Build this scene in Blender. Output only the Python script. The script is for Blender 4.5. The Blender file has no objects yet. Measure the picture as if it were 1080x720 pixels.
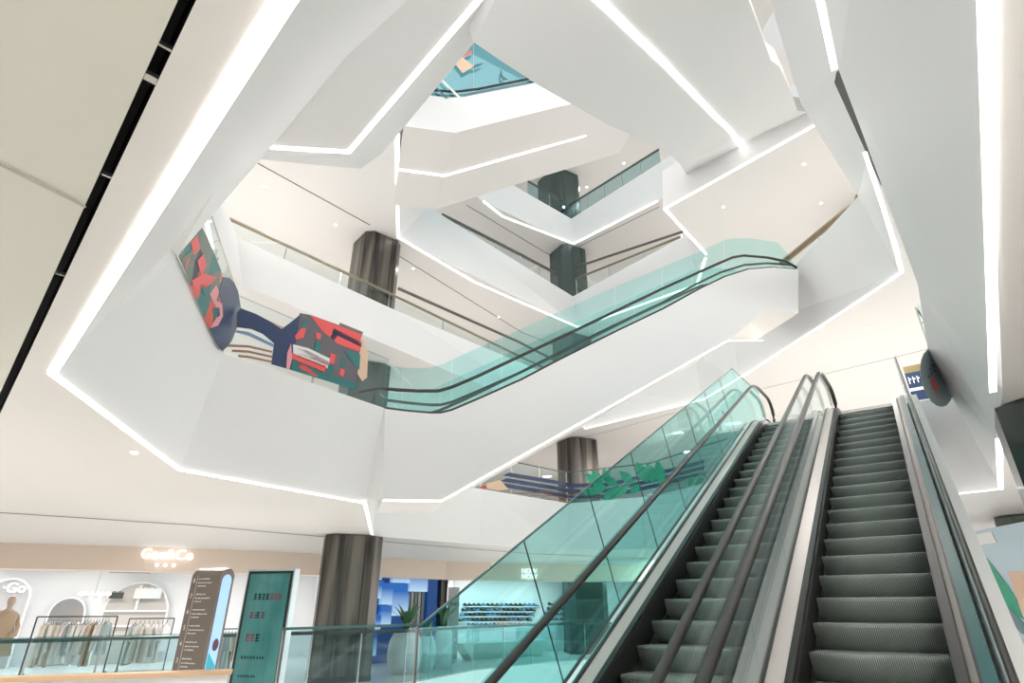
import bpy, bmesh, random
from math import *
from mathutils import Vector, Matrix
from mathutils.geometry import tessellate_polygon
random.seed(7)
EYE = 1.6
C = bpy.context.scene.collection
# ------------------------------------------------------------------ survey helpers
FPX = 599.0
PT = atan(280/FPX)
cP, sP = cos(PT), sin(PT)
def ray(px, py):
    r = px-540; u = 360-py
    return Vector((r, FPX*cP-u*sP, FPX*sP+u*cP))
def P(px, py, z):            # sight line meets the level z (metres above the eye); returns world point
    r = ray(px, py); t = z/r.z
    return Vector((r.x*t, r.y*t, z+EYE))
def Dp(px, py, d):           # point at horizontal distance d
    r = ray(px, py); t = d/hypot(r.x, r.y); v = r*t
    return Vector((v.x, v.y, v.z+EYE))
def onp(px, py, p0, n):      # sight line meets a plane (world)
    r = ray(px, py); o = Vector((0, 0, EYE)); n = Vector(n); p0 = Vector(p0)
    t = (p0-o).dot(n)/r.dot(n)
    return o+r*t
def onv(px, py, a, b, off=0.0):   # on the upright plane through plan points a, b, pushed off metres towards the eye
    n = Vector((b[1]-a[1], -(b[0]-a[0]), 0)).normalized()
    if n.dot(Vector((-a[0], -a[1], 0))) < 0: n = -n
    return onp(px, py, Vector((a[0], a[1], 0))+n*off, n)
# levels above the eye
F1, C1, F2, C2, F3, C3, F4, C4, F5, C5 = -1.6, 1.7, 3.4, 6.7, 8.4, 11.7, 13.4, 16.7, 18.4, 21.7
# ------------------------------------------------------------------ materials
MATS = {}
def mat(name, col, rough=0.5, metal=0.0, emit=None, es=0.0, spec=0.5):
    m = bpy.data.materials.new(name); m.use_nodes = True
    b = m.node_tree.nodes['Principled BSDF']
    b.inputs['Base Color'].default_value = (*col, 1)
    b.inputs['Roughness'].default_value = rough
    b.inputs['Metallic'].default_value = metal
    b.inputs['Specular IOR Level'].default_value = spec
    if emit:
        b.inputs['Emission Color'].default_value = (*emit, 1)
        b.inputs['Emission Strength'].default_value = es
    MATS[name] = m
    return m
def noisy(m, c1, c2, scale=3.0, stretch=(1, 1, 1), detail=3):
    nt = m.node_tree; b = nt.nodes['Principled BSDF']
    tc = nt.nodes.new('ShaderNodeTexCoord'); mp = nt.nodes.new('ShaderNodeMapping')
    mp.inputs['Scale'].default_value = stretch
    no = nt.nodes.new('ShaderNodeTexNoise'); no.inputs['Scale'].default_value = scale; no.inputs['Detail'].default_value = detail
    cr = nt.nodes.new('ShaderNodeValToRGB')
    cr.color_ramp.elements[0].position = 0.35; cr.color_ramp.elements[1].position = 0.65
    cr.color_ramp.elements[0].color = (*c1, 1); cr.color_ramp.elements[1].color = (*c2, 1)
    nt.links.new(tc.outputs['Object'], mp.inputs['Vector']); nt.links.new(mp.outputs[0], no.inputs['Vector'])
    nt.links.new(no.outputs['Fac'], cr.inputs[0]); nt.links.new(cr.outputs[0], b.inputs['Base Color'])
    return m
def glass(name, col, refl=1.0, rough=0.0):
    m = bpy.data.materials.new(name); m.use_nodes = True
    nt = m.node_tree; nt.nodes.clear()
    o = nt.nodes.new('ShaderNodeOutputMaterial'); mx = nt.nodes.new('ShaderNodeMixShader')
    tr = nt.nodes.new('ShaderNodeBsdfTransparent'); gl = nt.nodes.new('ShaderNodeBsdfGlossy')
    fr = nt.nodes.new('ShaderNodeLayerWeight'); fr.inputs['Blend'].default_value = .5
    pw_ = nt.nodes.new('ShaderNodeMath'); pw_.operation = 'POWER'; pw_.inputs[1].default_value = 4.5
    ml = nt.nodes.new('ShaderNodeMath'); ml.operation = 'MULTIPLY_ADD'; ml.inputs[1].default_value = .8*refl; ml.inputs[2].default_value = .035*refl; ml.use_clamp = True
    tr.inputs['Color'].default_value = (*col, 1); gl.inputs['Roughness'].default_value = rough
    gl.inputs['Color'].default_value = (0.95, 1, 1, 1)
    nt.links.new(fr.outputs['Facing'], pw_.inputs[0]); nt.links.new(pw_.outputs[0], ml.inputs[0]); nt.links.new(ml.outputs[0], mx.inputs[0])
    nt.links.new(tr.outputs[0], mx.inputs[1]); nt.links.new(gl.outputs[0], mx.inputs[2]); nt.links.new(mx.outputs[0], o.inputs[0])
    MATS[name] = m
    return m
white = mat('white_plaster', (0.825, 0.825, 0.825), 0.55)
ceilm = mat('ceiling_paint', (0.83, 0.80, 0.775), 0.5)
noisy(ceilm, (0.835, 0.805, 0.785), (0.815, 0.795, 0.77), 0.25)
ceil_grn = mat('ceiling_paint_olive', (0.74, 0.735, 0.66), 0.5)
upceil = mat('upper_ceiling_paint', (0.85, 0.835, 0.82), 0.5)
floorm = mat('floor_stone', (0.86, 0.84, 0.81), 0.25)
pink = mat('warm_bulkhead', (0.83, 0.69, 0.58), 0.5)
led = mat('light_strip', (1, 1, 1), 0.5, emit=(1, 0.97, 0.93), es=1.7)
ledw = mat('light_strip_dim', (1, 1, 1), 0.5, emit=(1, 0.95, 0.88), es=3.0)
lampm = mat('downlight_glow', (1, 1, 1), 0.5, emit=(1, 0.97, 0.92), es=14.0)
black = mat('black_recess', (0.012, 0.014, 0.012), 0.6)
joint = mat('joint_line', (0.16, 0.15, 0.14), 0.6)
seam = mat('panel_seam', (0.55, 0.54, 0.52), 0.6)
colm = mat('column_metal', (0.20, 0.19, 0.175), 0.32, 0.85)
noisy(colm, (0.045, 0.042, 0.038), (0.17, 0.155, 0.135), 2.2, (2, 2, 0.12))
colf = mat('column_flute', (0.04, 0.04, 0.038), 0.4, 0.6)
colt = mat('column_stone', (0.06, 0.09, 0.085), 0.25, 0.2)
rubber = mat('handrail_rubber', (0.035, 0.034, 0.032), 0.35)
railm = mat('rail_metal', (0.14, 0.13, 0.115), 0.35, 0.7)
bronze = mat('bronze_rail', (0.30, 0.23, 0.155), 0.4, 0.6)
steel = mat('brushed_steel', (0.55, 0.54, 0.52), 0.3, 0.9)
deckm = mat('deck_steel', (0.78, 0.73, 0.70), 0.3, 0.35)
deckl = mat('deck_light', (0.74, 0.80, 0.83), 0.22, 0.25)
deckb = mat('deck_bronze', (0.36, 0.32, 0.29), 0.35, 0.4)
skirtm = mat('skirt_black', (0.018, 0.018, 0.018), 0.35)
stepm = mat('step_metal', (0.3, 0.32, 0.31), 0.42, 0.35)
g_teal = glass('teal_glass', (0.70, 0.93, 0.925), 1.0)
g_teal2 = glass('teal_glass_light', (0.80, 0.955, 0.95), 1.0)
g_clear = glass('clear_glass', (0.945, 0.975, 0.975), 0.8)
g_blue = glass('pale_blue_glass', (0.80, 0.91, 0.97), 1.0)
g_grey = glass('grey_glass', (0.72, 0.84, 0.86), 1.0)
# ribbed steps
def stepnodes(m):
    nt = m.node_tree; b = nt.nodes['Principled BSDF']
    tc = nt.nodes.new('ShaderNodeTexCoord'); sx = nt.nodes.new('ShaderNodeSeparateXYZ')
    ml = nt.nodes.new('ShaderNodeMath'); ml.operation = 'MULTIPLY'; ml.inputs[1].default_value = 2*pi/0.0125
    sn = nt.nodes.new('ShaderNodeMath'); sn.operation = 'SINE'
    cr = nt.nodes.new('ShaderNodeValToRGB')
    cr.color_ramp.elements[0].position = 0.2; cr.color_ramp.elements[0].color = (0.26, 0.295, 0.275, 1)
    cr.color_ramp.elements[1].position = 0.6; cr.color_ramp.elements[1].color = (0.58, 0.64, 0.60, 1)
    nt.links.new(tc.outputs['Object'], sx.inputs[0]); nt.links.new(sx.outputs[0], ml.inputs[0]); nt.links.new(ml.outputs[0], sn.inputs[0])
    nt.links.new(sn.outputs[0], cr.inputs[0]); nt.links.new(cr.outputs[0], b.inputs['Base Color'])
    bu = nt.nodes.new('ShaderNodeBump'); bu.inputs['Strength'].default_value = 0.5; bu.inputs['Distance'].default_value = 0.004
    nt.links.new(sn.outputs[0], bu.inputs['Height']); nt.links.new(bu.outputs[0], b.inputs['Normal'])
stepnodes(stepm)
# ------------------------------------------------------------------ object helpers
NUM = {}
def mesh_obj(name, bm, m, parent=None, smooth=False):
    bmesh.ops.recalc_face_normals(bm, faces=bm.faces)
    me = bpy.data.meshes.new(name); bm.to_mesh(me); bm.free()
    if smooth:
        for p in me.polygons: p.use_smooth = True
    if m: me.materials.append(m)
    o = bpy.data.objects.new(name, me); C.objects.link(o)
    if parent: o.parent = parent
    return o
def tag(o, label, cat, group=None, kind=None):
    o['label'] = label; o['category'] = cat
    if group: o['group'] = group
    if kind: o['kind'] = kind
    return o
def struct(name, bm, m):
    o = mesh_obj(name, bm, m); o['kind'] = 'structure'; return o
def thing(name, label, cat, loc=(0, 0, 0), rz=0.0, group=None):
    o = bpy.data.objects.new(name, None); C.objects.link(o)
    o.location = loc; o.rotation_euler = (0, 0, rz); o.empty_display_size = 0.2
    tag(o, label, cat, group); return o
def addp(bm, pts, faces):
    vs = [bm.verts.new(Vector(p)) for p in pts]
    for f in faces:
        try: bm.faces.new([vs[i] for i in f])
        except ValueError: pass
def box(bm, x0, y0, z0, x1, y1, z1):
    addp(bm, [(x0,y0,z0),(x1,y0,z0),(x1,y1,z0),(x0,y1,z0),(x0,y0,z1),(x1,y0,z1),(x1,y1,z1),(x0,y1,z1)],
         [(0,3,2,1),(4,5,6,7),(0,1,5,4),(1,2,6,5),(2,3,7,6),(3,0,4,7)])
def slabpoly(bm, pts, thick):     # pts polygon in a plane, extruded along the vector thick
    n = len(pts); th = Vector(thick)
    vs = [bm.verts.new(Vector(p)) for p in pts]; ws = [bm.verts.new(Vector(p)+th) for p in pts]
    tri = tessellate_polygon([[Vector(p) for p in pts]])
    for t in tri:
        bm.faces.new([vs[i] for i in t]); bm.faces.new([ws[i] for i in reversed(t)])
    for i in range(n):
        j = (i+1) % n; bm.faces.new([vs[i], vs[j], ws[j], ws[i]])
def bar(bm, a, b, w, h=None, up=(0, 0, 1)):
    a = Vector(a); b = Vector(b); d = (b-a).normalized(); up = Vector(up)
    if abs(d.dot(up)) > 0.98: up = Vector((0, 1, 0))
    s = d.cross(up).normalized(); u = s.cross(d).normalized(); h = h or w
    q = []
    for p in (a, b):
        for (i, j) in ((-1, -1), (1, -1), (1, 1), (-1, 1)): q.append(p+s*(i*w/2)+u*(j*h/2))
    addp(bm, q, [(0,1,2,3),(7,6,5,4),(0,4,5,1),(1,5,6,2),(2,6,7,3),(3,7,4,0)])
def sweep(bm, pts, prof, up=(0, 0, 1), closed=False):   # profile [(side, up)] along pts
    pts = [Vector(p) for p in pts]; n = len(pts); rings = []
    for i, p in enumerate(pts):
        if closed: a = pts[i-1]; b = pts[(i+1) % n]
        else: a = pts[max(0, i-1)]; b = pts[min(n-1, i+1)]
        d1 = (p-a).normalized() if (p-a).length > 1e-6 else (b-p).normalized()
        d2 = (b-p).normalized() if (b-p).length > 1e-6 else d1
        d = (d1+d2).normalized(); U = Vector(up)
        s = d.cross(U)
        if s.length < 1e-4: s = Vector((1, 0, 0))
        s.normalize(); u = s.cross(d).normalized()
        k = 1/max(0.35, sqrt(max(0.0, (1+d1.dot(d2))/2)))
        # miter acts in the plane of the bend
        bend = (d2-d1)
        ks = ku = 1.0
        if bend.length > 1e-5:
            bn = bend.normalized()
            ks = 1+(k-1)*abs(bn.dot(s)); ku = 1+(k-1)*abs(bn.dot(u))
        rings.append([bm.verts.new(p+s*(q[0]*ks)+u*(q[1]*ku)) for q in prof])
    m = len(prof); last = n if closed else n-1
    for i in range(last):
        A = rings[i]; B = rings[(i+1) % n]
        for j in range(m):
            bm.faces.new([A[j], A[(j+1) % m], B[(j+1) % m], B[j]])
    if not closed:
        bm.faces.new(list(reversed(rings[0]))); bm.faces.new(rings[-1])
def rect(w, h): return [(-w/2, -h/2), (w/2, -h/2), (w/2, h/2), (-w/2, h/2)]
def circ(r, n=8, sx=1, sy=1): return [(r*sx*cos(2*pi*i/n), r*sy*sin(2*pi*i/n)) for i in range(n)]
def lathe(bm, prof, seg=20, c=(0, 0, 0)):
    rings = []
    for (r, z) in prof:
        if r < 1e-5: rings.append([bm.verts.new((c[0], c[1], c[2]+z))])
        else: rings.append([bm.verts.new((c[0]+r*cos(2*pi*i/seg), c[1]+r*sin(2*pi*i/seg), c[2]+z)) for i in range(seg)])
    for a, b in zip(rings, rings[1:]):
        for i in range(seg):
            j = (i+1) % seg
            if len(a) == 1 and len(b) == 1: continue
            if len(a) == 1: bm.faces.new([a[0], b[i], b[j]])
            elif len(b) == 1: bm.faces.new([a[i], a[j], b[0]])
            else: bm.faces.new([a[i], a[j], b[j], b[i]])
def tri_poly(bm, loops):
    flat = [Vector(p) for l in loops for p in l]
    vs = [bm.verts.new(p) for p in flat]
    for t in tessellate_polygon([[Vector((p[0], p[1], 0)) for p in l] for l in loops]):
        try: bm.faces.new([vs[i] for i in t])
        except ValueError: pass
def lv(pts, z): return [Vector((p[0], p[1], z+EYE)) for p in pts]
# ------------------------------------------------------------------ SHELL
OUT = [(-24, -3), (-24, 40), (27, 40), (27, -3)]
def slab(cpoly, fpoly, cz, fz, cm, outer=OUT, fascia=None, skip=()):
    bm = bmesh.new(); tri_poly(bm, [lv(outer, cz), lv(cpoly, cz)]); struct('ceiling', bm, cm)
    bm = bmesh.new(); tri_poly(bm, [lv(outer, fz), lv(fpoly, fz)]); struct('floor', bm, floorm)
    bm = bmesh.new(); n = len(cpoly)
    a = [bm.verts.new(v) for v in lv(cpoly, cz)]; b = [bm.verts.new(v) for v in lv(fpoly, fz)]
    for i in range(n):
        if i in skip: continue
        j = (i+1) % n; bm.faces.new([a[i], a[j], b[j], b[i]])
    struct('wall_atrium', bm, fascia or white)
def xy(v): return (v.x, v.y)
A1 = P(300, 0, C1); A2 = P(55, 393, C1); A3 = P(190, 495, C1); A4 = P(385, 530, C1); A5 = P(393, 565, C1)
T2 = P(187, 270, F2); T3 = P(235, 372, F2); T4 = P(405, 430, F2)
# storey 2 edge
J = [P(0, 540, C1), P(200, 553, C1), P(335, 565, C1), P(560, 583.5, C1), P(680, 588, C1)]
jd = (J[0]-J[1]).normalized(); J0 = J[0]+jd*14
c1 = [(.51, -.08), (4.3, 4.7), (5.4, 6.2), (7.8, 9.2), (7.4, 9.6), (5.0, 11.7), (6.4, 16.0), (4.9, 18.9), xy(P(597, 580, C1)),
      (-1.0, 18.0), xy(A5), xy(A4), xy(A3), xy(A2)]
f2 = [(.75, .05), (4.6, 4.75), (6.3, 7.5), (7.85, 9.4), (7.5, 9.8), (5.1, 11.8), (6.5, 16.2), (4.8, 19.6), (2.06, 21.1),
      (-.9, 18.4), (-3.9, 15.8), xy(T4), xy(T3), xy(T2)]
out1 = [(-24, -3), xy(J0)] + [xy(p) for p in J] + [(9, 22.8), (27, 20), (27, -3)]
# slot in the near ceiling
sa, sb, sc_, sd = P(190, 0, C1), P(207, 0, C1), P(0, 436, C1), P(-4, 418, C1)
dS = (sc_-sb).normalized(); sa2, sb2 = sa-dS*1.2, sb-dS*1.2; sd2, sc2 = sd+dS*3.5, sc_+dS*3.5
slot = [xy(sa2), xy(sb2), xy(sc2), xy(sd2)]
bm = bmesh.new(); tri_poly(bm, [lv(out1, C1), lv(c1, C1), lv(slot, C1)]); struct('ceiling', bm, ceilm)
bm = bmesh.new(); tri_poly(bm, [lv(OUT, F2), lv(f2, F2)]); struct('floor', bm, floorm)
bm = bmesh.new()
a = [bm.verts.new(v) for v in lv(c1, C1)]; b = [bm.verts.new(v) for v in lv(f2, F2)]
for i in range(len(c1)):
    if i in (0, 1, 13): continue
    j = (i+1) % len(c1); bm.faces.new([a[i], a[j], b[j], b[i]])
struct('wall_atrium', bm, white)
bm = bmesh.new(); sl = lv(slot, C1); up = Vector((0, 0, .35))
for i in range(4):
    j = (i+1) % 4; addp(bm, [sl[i], sl[j], sl[j]+up, sl[i]+up], [(0, 1, 2, 3)])
addp(bm, [p+up for p in sl], [(0, 1, 2, 3)])
struct('trim_1', bm, black)
# small fittings inside the slot
for k, (px, py, w) in enumerate([(158, 88, .1), (173, 55, .03), (112, 190, .03), (62, 293, .03)]):
    p = P(px, py, C1); bm = bmesh.new(); n = Vector((-dS.y, dS.x, 0))
    bar(bm, p-n*.022+Vector((0, 0, .03)), p+n*.022+Vector((0, 0, .03)), w*.35, .02)
    o = mesh_obj('slot_bracket', bm, steel)
    tag(o, ['grey box fitting inside the black ceiling slot', 'uppermost thin bracket across the black ceiling slot', 'middle thin bracket across the black ceiling slot', 'lowest thin bracket across the black ceiling slot'][k], 'bracket')
# ceiling left of the slot is a greener panel field: thin board under the slab
q = [xy(sa2), xy(sd2), (sd2.x-9, sd2.y-6), (-16, -3), (-3, -3)]
bm = bmesh.new(); slabpoly(bm, [Vector((p[0], p[1], C1+EYE-.012)) for p in q], (0, 0, .01)); struct('ceiling', bm, ceil_grn)
def line(pts, w, m, h=.006, nm='trim_2'):
    bm = bmesh.new(); sweep(bm, pts, rect(w, h)); return struct(nm, bm, m)
dz = Vector((0, 0, -.008))
line([P(0, 168, C1)+dz*3, P(92, 214, C1)+dz*3], .012, seam)
line([J0+dz] + [p+dz for p in J] + [Vector((9, 22.8, C1+EYE-.01))], .035, joint)
# edge roll along the C1 outer joint: raised cove then shop bulkhead
# ---- storey-2 near-left folded wall (between first and second soffit)
S2 = P(215, 229, 4.6); S3 = P(250, 190, 5.7); S4 = P(272, 168, C2)
K1 = P(307, 130, C2); K2 = P(365, 60, C2); K3 = P(430, 0, C2)
L7 = [P(285, 155, C2), P(368, 160, C2), P(505, 0, C2)]
d7 = (L7[2]-L7[1]).normalized(); L7e = L7[2]+d7*1.6; dk = (K3-K2).normalized(); K4 = K3+dk*1.6
A0 = Vector((.51, -.08, C1+EYE))
M = [P(272, 168, C2), P(380, 178, 8.0), P(402, 163, 8.1), P(500, 45, 8.1), P(530, -18, 8.1)]
def facets(name, verts, faces, m, k=True):
    bm = bmesh.new(); addp(bm, verts, faces)
    o = mesh_obj(name, bm, m)
    if k: o['kind'] = 'structure'
    return o
lip = [A2+Vector((.16, .22, .06)), P(213, 492, C1+.05)]
facets('wall_left', [A0, A1, A2, T2, S2, S3, S4, K1, K2, K3, K4], [(0, 1, 9, 10), (1, 8, 9), (1, 2, 8), (2, 7, 8), (2, 3, 7), (3, 4, 7), (4, 5, 7), (5, 6, 7)], white)
facets('ceiling', [K1, K2, K3, K4, S4, L7[0], L7[1], L7[2], L7e], [(4, 0, 5), (0, 1, 6, 5), (1, 2, 7, 6), (2, 3, 8, 7)], white)
Mt = [m+Vector((-.05, -.1, .4)) for m in M]
facets('wall_left', [S4, L7[0], L7[1], L7[2], L7e, M[1], M[2], M[3], M[4]] + Mt,
       [(0, 1, 2, 5), (2, 6, 5), (2, 3, 7, 6), (3, 4, 8, 7), (0, 5, 10, 9), (5, 6, 11, 10), (6, 7, 12, 11), (7, 8, 13, 12)], white)
# storey-2 right parapet wall (folded)
r0 = [Vector((.6, .05, C1+EYE)), Vector((4.3, 4.7, C1+EYE)), Vector((5.4, 6.2, C1+EYE)), Vector((7.8, 9.2, C1+EYE))]
r2 = [P(862, -40, 4.5), P(885, 75, 4.4), P(927, 187, 4.3), P(968, 300, 4.1), P(979, 372, 3.42)]
V = r0 + r2 + [p+Vector((.6, -.6, -.35)) for p in r2]
facets('wall_right', V, [(0, 1, 5, 4), (1, 6, 5), (1, 7, 6), (1, 2, 7), (2, 8, 7), (2, 3, 8), (4, 5, 10, 9), (5, 6, 11, 10), (6, 7, 12, 11), (7, 8, 13, 12), (3, 8, 13)], white)
# ---- storey 3
c2 = [(2.5, 3.0), (4.5, 5.5), (5.85, 7.2), (8.6, 10.8), (7.4, 17.3), (6.8, 19.3), (3.06, 22.9), (-3.9, 14.1), (-6.2, 11.3), (-5.8, 8.7)] + [xy(S4), xy(K1), xy(K2), xy(K3), (.3, 2.4)]
f3 = [(2.3, 3.4), xy(P(812, 0, F3)), xy(P(845, 110, F3)), xy(P(905, 207, F3)), (7.5, 17.3), (6.7, 19.1), (3.1, 22.8), (-3.7, 15.6), (-6.9, 11.8), (-6.3, 9.0), (-4.6, 7.6), (-3.6, 6.7), (-2.4, 5.5), (-1.3, 4.7), (.1, 2.9)]
slab(c2, f3, C2, F3, upceil, fascia=white, skip=(10, 11, 12, 13))
# ---- storey 4
c3 = [(3.0, 4.0), (8.2, 11.3), (4.9, 14.9), (7.1, 17.5), (7.0, 18.5), (3.07, 23.5), (-4.0, 16.5), (-3.2, 11.5), (-2.2, 7.5), (-.5, 4.6)]
f4 = [(3.1, 4.2), (8.0, 11.5), (5.1, 15.0), (7.0, 17.6), (6.9, 18.7), (2.9, 23.6), (-3.1, 16.9), (-2.75, 11.4), (-2.0, 7.7), (-.5, 4.8)]
slab(c3, f4, C3, F4, upceil)
c4 = [(3, 5), (9, 12), (8.5, 18.0), (6.6, 20.7), (3.1, 24.1), (-1.3, 20.7), (-3.5, 18), (-3.5, 11), (-1, 6)]
f5 = [(3, 5), (9, 12), (8.3, 18.2), (6.8, 20.0), (3.1, 24.2), (-1.1, 20.6), (-3.3, 18), (-3.3, 11), (-1, 6)]
slab(c4, f5, C4, F5, upceil)
# top ceiling; its opening is unseen, added to let light into the near void
bm = bmesh.new(); tri_poly(bm, [lv(OUT, C5), lv([(-3, -1), (6, -1), (7, 7), (-3, 7)], C5)]); struct('ceiling', bm, upceil)
# perimeter walls
def wallseg(a, b, z0, z1, m, nm):
    bm = bmesh.new(); addp(bm, [(a[0], a[1], z0), (b[0], b[1], z0), (b[0], b[1], z1), (a[0], a[1], z1)], [(0, 1, 2, 3)])
    return struct(nm, bm, m)
for z0, z1 in ((F2, C2), (F3, C3), (F4, C4), (F5, C5)):
    wallseg((-24, 40), (27, 40), z0+EYE, z1+EYE, upceil, 'wall_back')
wallseg((-24, -3), (27, -3), 0, C1+EYE, white, 'wall_front_blocker'); wallseg((-24, -3), (-24, 14), 0, C1+EYE, white, 'wall_left'); wallseg((27, -3), (27, 20), 0, C1+EYE, white, 'wall_right')  # front wall: unseen, added behind the camera to hold light off the near ceiling
# F1 floor with void
v1 = [(-4.4, 14.0), (-2.4, 15.2), (-1.06, 18.2), (1.55, 21.2), (3.6, 22.2), (7, 18), (5.5, 11), (1.2, 5.5), (-3, 8)]
bm = bmesh.new(); tri_poly(bm, [lv(OUT, F1), lv(v1, F1)]); struct('floor', bm, floorm)
bm = bmesh.new()
a = lv(v1, F1); b = lv(v1, F1-1.3)
for i in range(len(v1)):
    j = (i+1) % len(v1); addp(bm, [a[i], a[j], b[j], b[i]], [(0, 1, 2, 3)])
struct('wall_void', bm, white)
bm = bmesh.new(); tri_poly(bm, [lv([(-12, -3), (-12, 26), (14, 26), (14, -3)], -6.6)]); struct('floor', bm, floorm)
# ------------------------------------------------------------------ LIGHT STRIPS
def strip(pts, w, label, m=led, h=.03, group=None):
    bm = bmesh.new(); sweep(bm, [Vector(p)+Vector((0, 0, -.008)) for p in pts], rect(w, .012))
    o = mesh_obj('light_strip', bm, m); tag(o, label, 'light strip', group); return o
strip([A0, A1, A2, A3, A4, A4.lerp(A5, .93)], .062, 'long bent light line around the near left soffit edge')
strip([Vector((.7, .15, C1+EYE)), P(1047, 412, C1)], .052, 'straight vertical looking light line on the far right soffit')
strip([P(1053, 462, C1), P(1055, 515, C1), P(1010, 520, C1)], .06, 'short L shaped light line beside the right dark pillar')
strip([P(860, -20, C2), P(880, 73, C2)], .075, 'light line at upper right ending on the dark pillar')
strip([P(912, 160, C2), P(930, 215, C2), P(945, 262, C2), P(951, 287, C2), P(880, 334, C2), P(790, 392, C2), P(742, 421, C2), P(617, 452, C2)], .06,
      'light line bent under the third floor edge above the escalators')
strip([L7[0], L7[1], L7[2], L7e], .07, 'light line with one bend on the upper left soffit')
strip([P(217, 228, C2), P(224, 262, C2)], .06, 'tiny light line just above the coloured corner glass')
strip([P(415, 132, C3), P(420, 142, C3), P(419, 190, C3), P(420, 250, C3), P(500, 297, C3), P(610, 345, C3), P(735, 300, C3), P(744, 272, C3)], .09,
      'light line running under the fourth floor edge behind the white escalator')
strip([P(745, 268, C3), P(701, 220, C3), P(866, 128, C3)], .08, 'zigzag light line on the fourth floor soffit at right')
strip([P(510, 212, C4), P(530, 228, C4), P(605, 257, C4), P(693, 212, C4)], .11, 'V shaped light line under the fifth floor edge')
# joint lines on upper ceilings
for pts, z in (([(272, 172), (390, 237)], C3), ([(415, 266), (550, 350), (620, 378)], C3), ([(492, 216), (585, 272)], C4), ([(602, 264), (695, 218)], C4),
               ([(590, 465), (640, 455), (740, 427), (795, 412), (870, 394), (942, 377), (985, 366)], C2)):
    line([P(x, y, z)+dz for x, y in pts], .035, joint if z != C2 else seam)
# downlights (real fittings)
DL = []
def downlight(p, r, label, power):
    t = thing('downlight', label, 'ceiling light', (p.x, p.y, p.z))
    bm = bmesh.new(); lathe(bm, [(r, -.004), (r*1.25, -.004), (r*1.3, -.012), (r, -.014), (r, -.004)], 16); mesh_obj('trim_ring', bm, white, t)
    bm = bmesh.new(); lathe(bm, [(0, -.008), (r, -.008), (r, -.003)], 16); mesh_obj('lens', bm, lampm, t)
    l = bpy.data.lights.new('downlight_lamp', 'SPOT'); l.energy = power; l.spot_size = radians(150); l.spot_blend = 1; l.shadow_soft_size = r
    l.color = (1, .96, .92)
    lo = bpy.data.objects.new('lamp', l); C.objects.link(lo); lo.location = (0, 0, -.03); lo.parent = t
    return t
spots = [((142, 477), C1, 'small twin spot in the near ceiling left of the light line'), ((915, 345), C2, 'small spot in the pinkish ceiling above the right escalator'),
         ((868, 372), C2, 'small spot in the pinkish ceiling above the escalator handrails'), ((763, 218), C3, 'small spot in the ceiling beside the zigzag light line'),
         ((848, 173), C3, 'small spot in the ceiling at the upper right'), ((866, 214), C3, 'small spot in the ceiling above the bronze rail'),
         ((280, 197), C3, 'spot in white ceiling at the left above the far rail'), ((354, 237), C3, 'spot in white ceiling left of the dark pillar'),
         ((436, 283), C3, 'spot in white ceiling right of the dark pillar'), ((526, 334), C3, 'spot in white ceiling above the teal glass'),
         ((658, 172), C5-2.3, 'bright spot in the top floor ceiling near the dark rail'), ((619, 197), C5-2.3, 'bright spot in the top floor ceiling near the dark pillar')]
for (xyp, z, lb) in spots[:10]:
    downlight(P(*xyp, z), .035, lb, 160)
for (xyp, z, lb) in spots[10:]:
    downlight(P(*xyp, C5), .06, lb, 160)
# ------------------------------------------------------------------ PILLARS
def pillar(x, y, z0, z1, r, rz, label, m=colm, flutes=True, sx=1.0):
    t = thing('pillar', label, 'pillar', (x, y, z0+EYE), rz)
    h = z1-z0
    c = .32*r
    prof = [(r*sx, -r+c), (r*sx, r-c), (r*sx-c, r), (-r*sx+c, r), (-r*sx, r-c), (-r*sx, -r+c), (-r*sx+c, -r), (r*sx-c, -r)]
    bm = bmesh.new(); slabpoly(bm, [Vector((p[0], p[1], 0)) for p in prof], (0, 0, h-.005))
    mesh_obj('cladding', bm, m, t)
    if flutes:
        for s in (-1, 1):
            for q in (-.38, .38):
                bm = bmesh.new(); box(bm, q*r*sx-.02, s*r-.006, 0.02, q*r*sx+.02, s*r+.006, h-.02); mesh_obj('shadow_groove', bm, colf, t)
                bm = bmesh.new(); box(bm, s*r*sx-.006, q*r-.02, 0.02, s*r*sx+.006, q*r+.02, h-.02); mesh_obj('shadow_groove', bm, colf, t)
    bm = bmesh.new(); slabpoly(bm, [Vector((p[0]*1.02, p[1]*1.02, 0)) for p in prof], (0, 0, .12)); mesh_obj('base_ring', bm, colf, t)
    return t
PB = (-4.55, 16.35); PA = (2.9, 24.9)
pillar(-4.25, 16.0, F1, C1-.02, .72, radians(20), 'tall bronze clad pillar on the ground floor between the screen and the blue wall')
pillar(*PB, F2, C2-.02, .7, radians(20), 'dark pillar seen through the teal escalator glass at its left end', colt)
pillar(-4.8, 16.85, F3, C3-.02, .68, radians(40), 'dark metal pillar on the third floor at the left, between the two rails')
pillar(*PA, F1, C1-.02, .78, radians(8), 'green looking stone pillar behind the tall glass screen on the ground floor', colt)
pillar(*PA, F2, C2-.02, .74, radians(30), 'bronze pillar standing behind the striped glass on the second floor')
pillar(*PA, F3, C3-.02, .78, radians(30), 'dark pillar half hidden behind the teal glass of the white escalator', colt)
pillar(*PA, F4, C4-.02, .78, radians(30), 'dark fluted pillar on the fourth floor in the corner of the rails', colt)
pillar(PA[0]-.3, PA[1]+.2, F5, C5-.02, .95, radians(30), 'dark round topped pillar on the top floor', colt)
pillar(6.4, 26.2, F1, C1-.02, .8, radians(8), 'second green looking pillar farther right behind the glass screen', colt)
pillar(11.6, 14.9, F3, C3-.02, .7, radians(30), 'olive pillar at the right end of the bronze rail', mat('olive_cladding', (.13, .14, .12), .5, .2), False)
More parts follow.
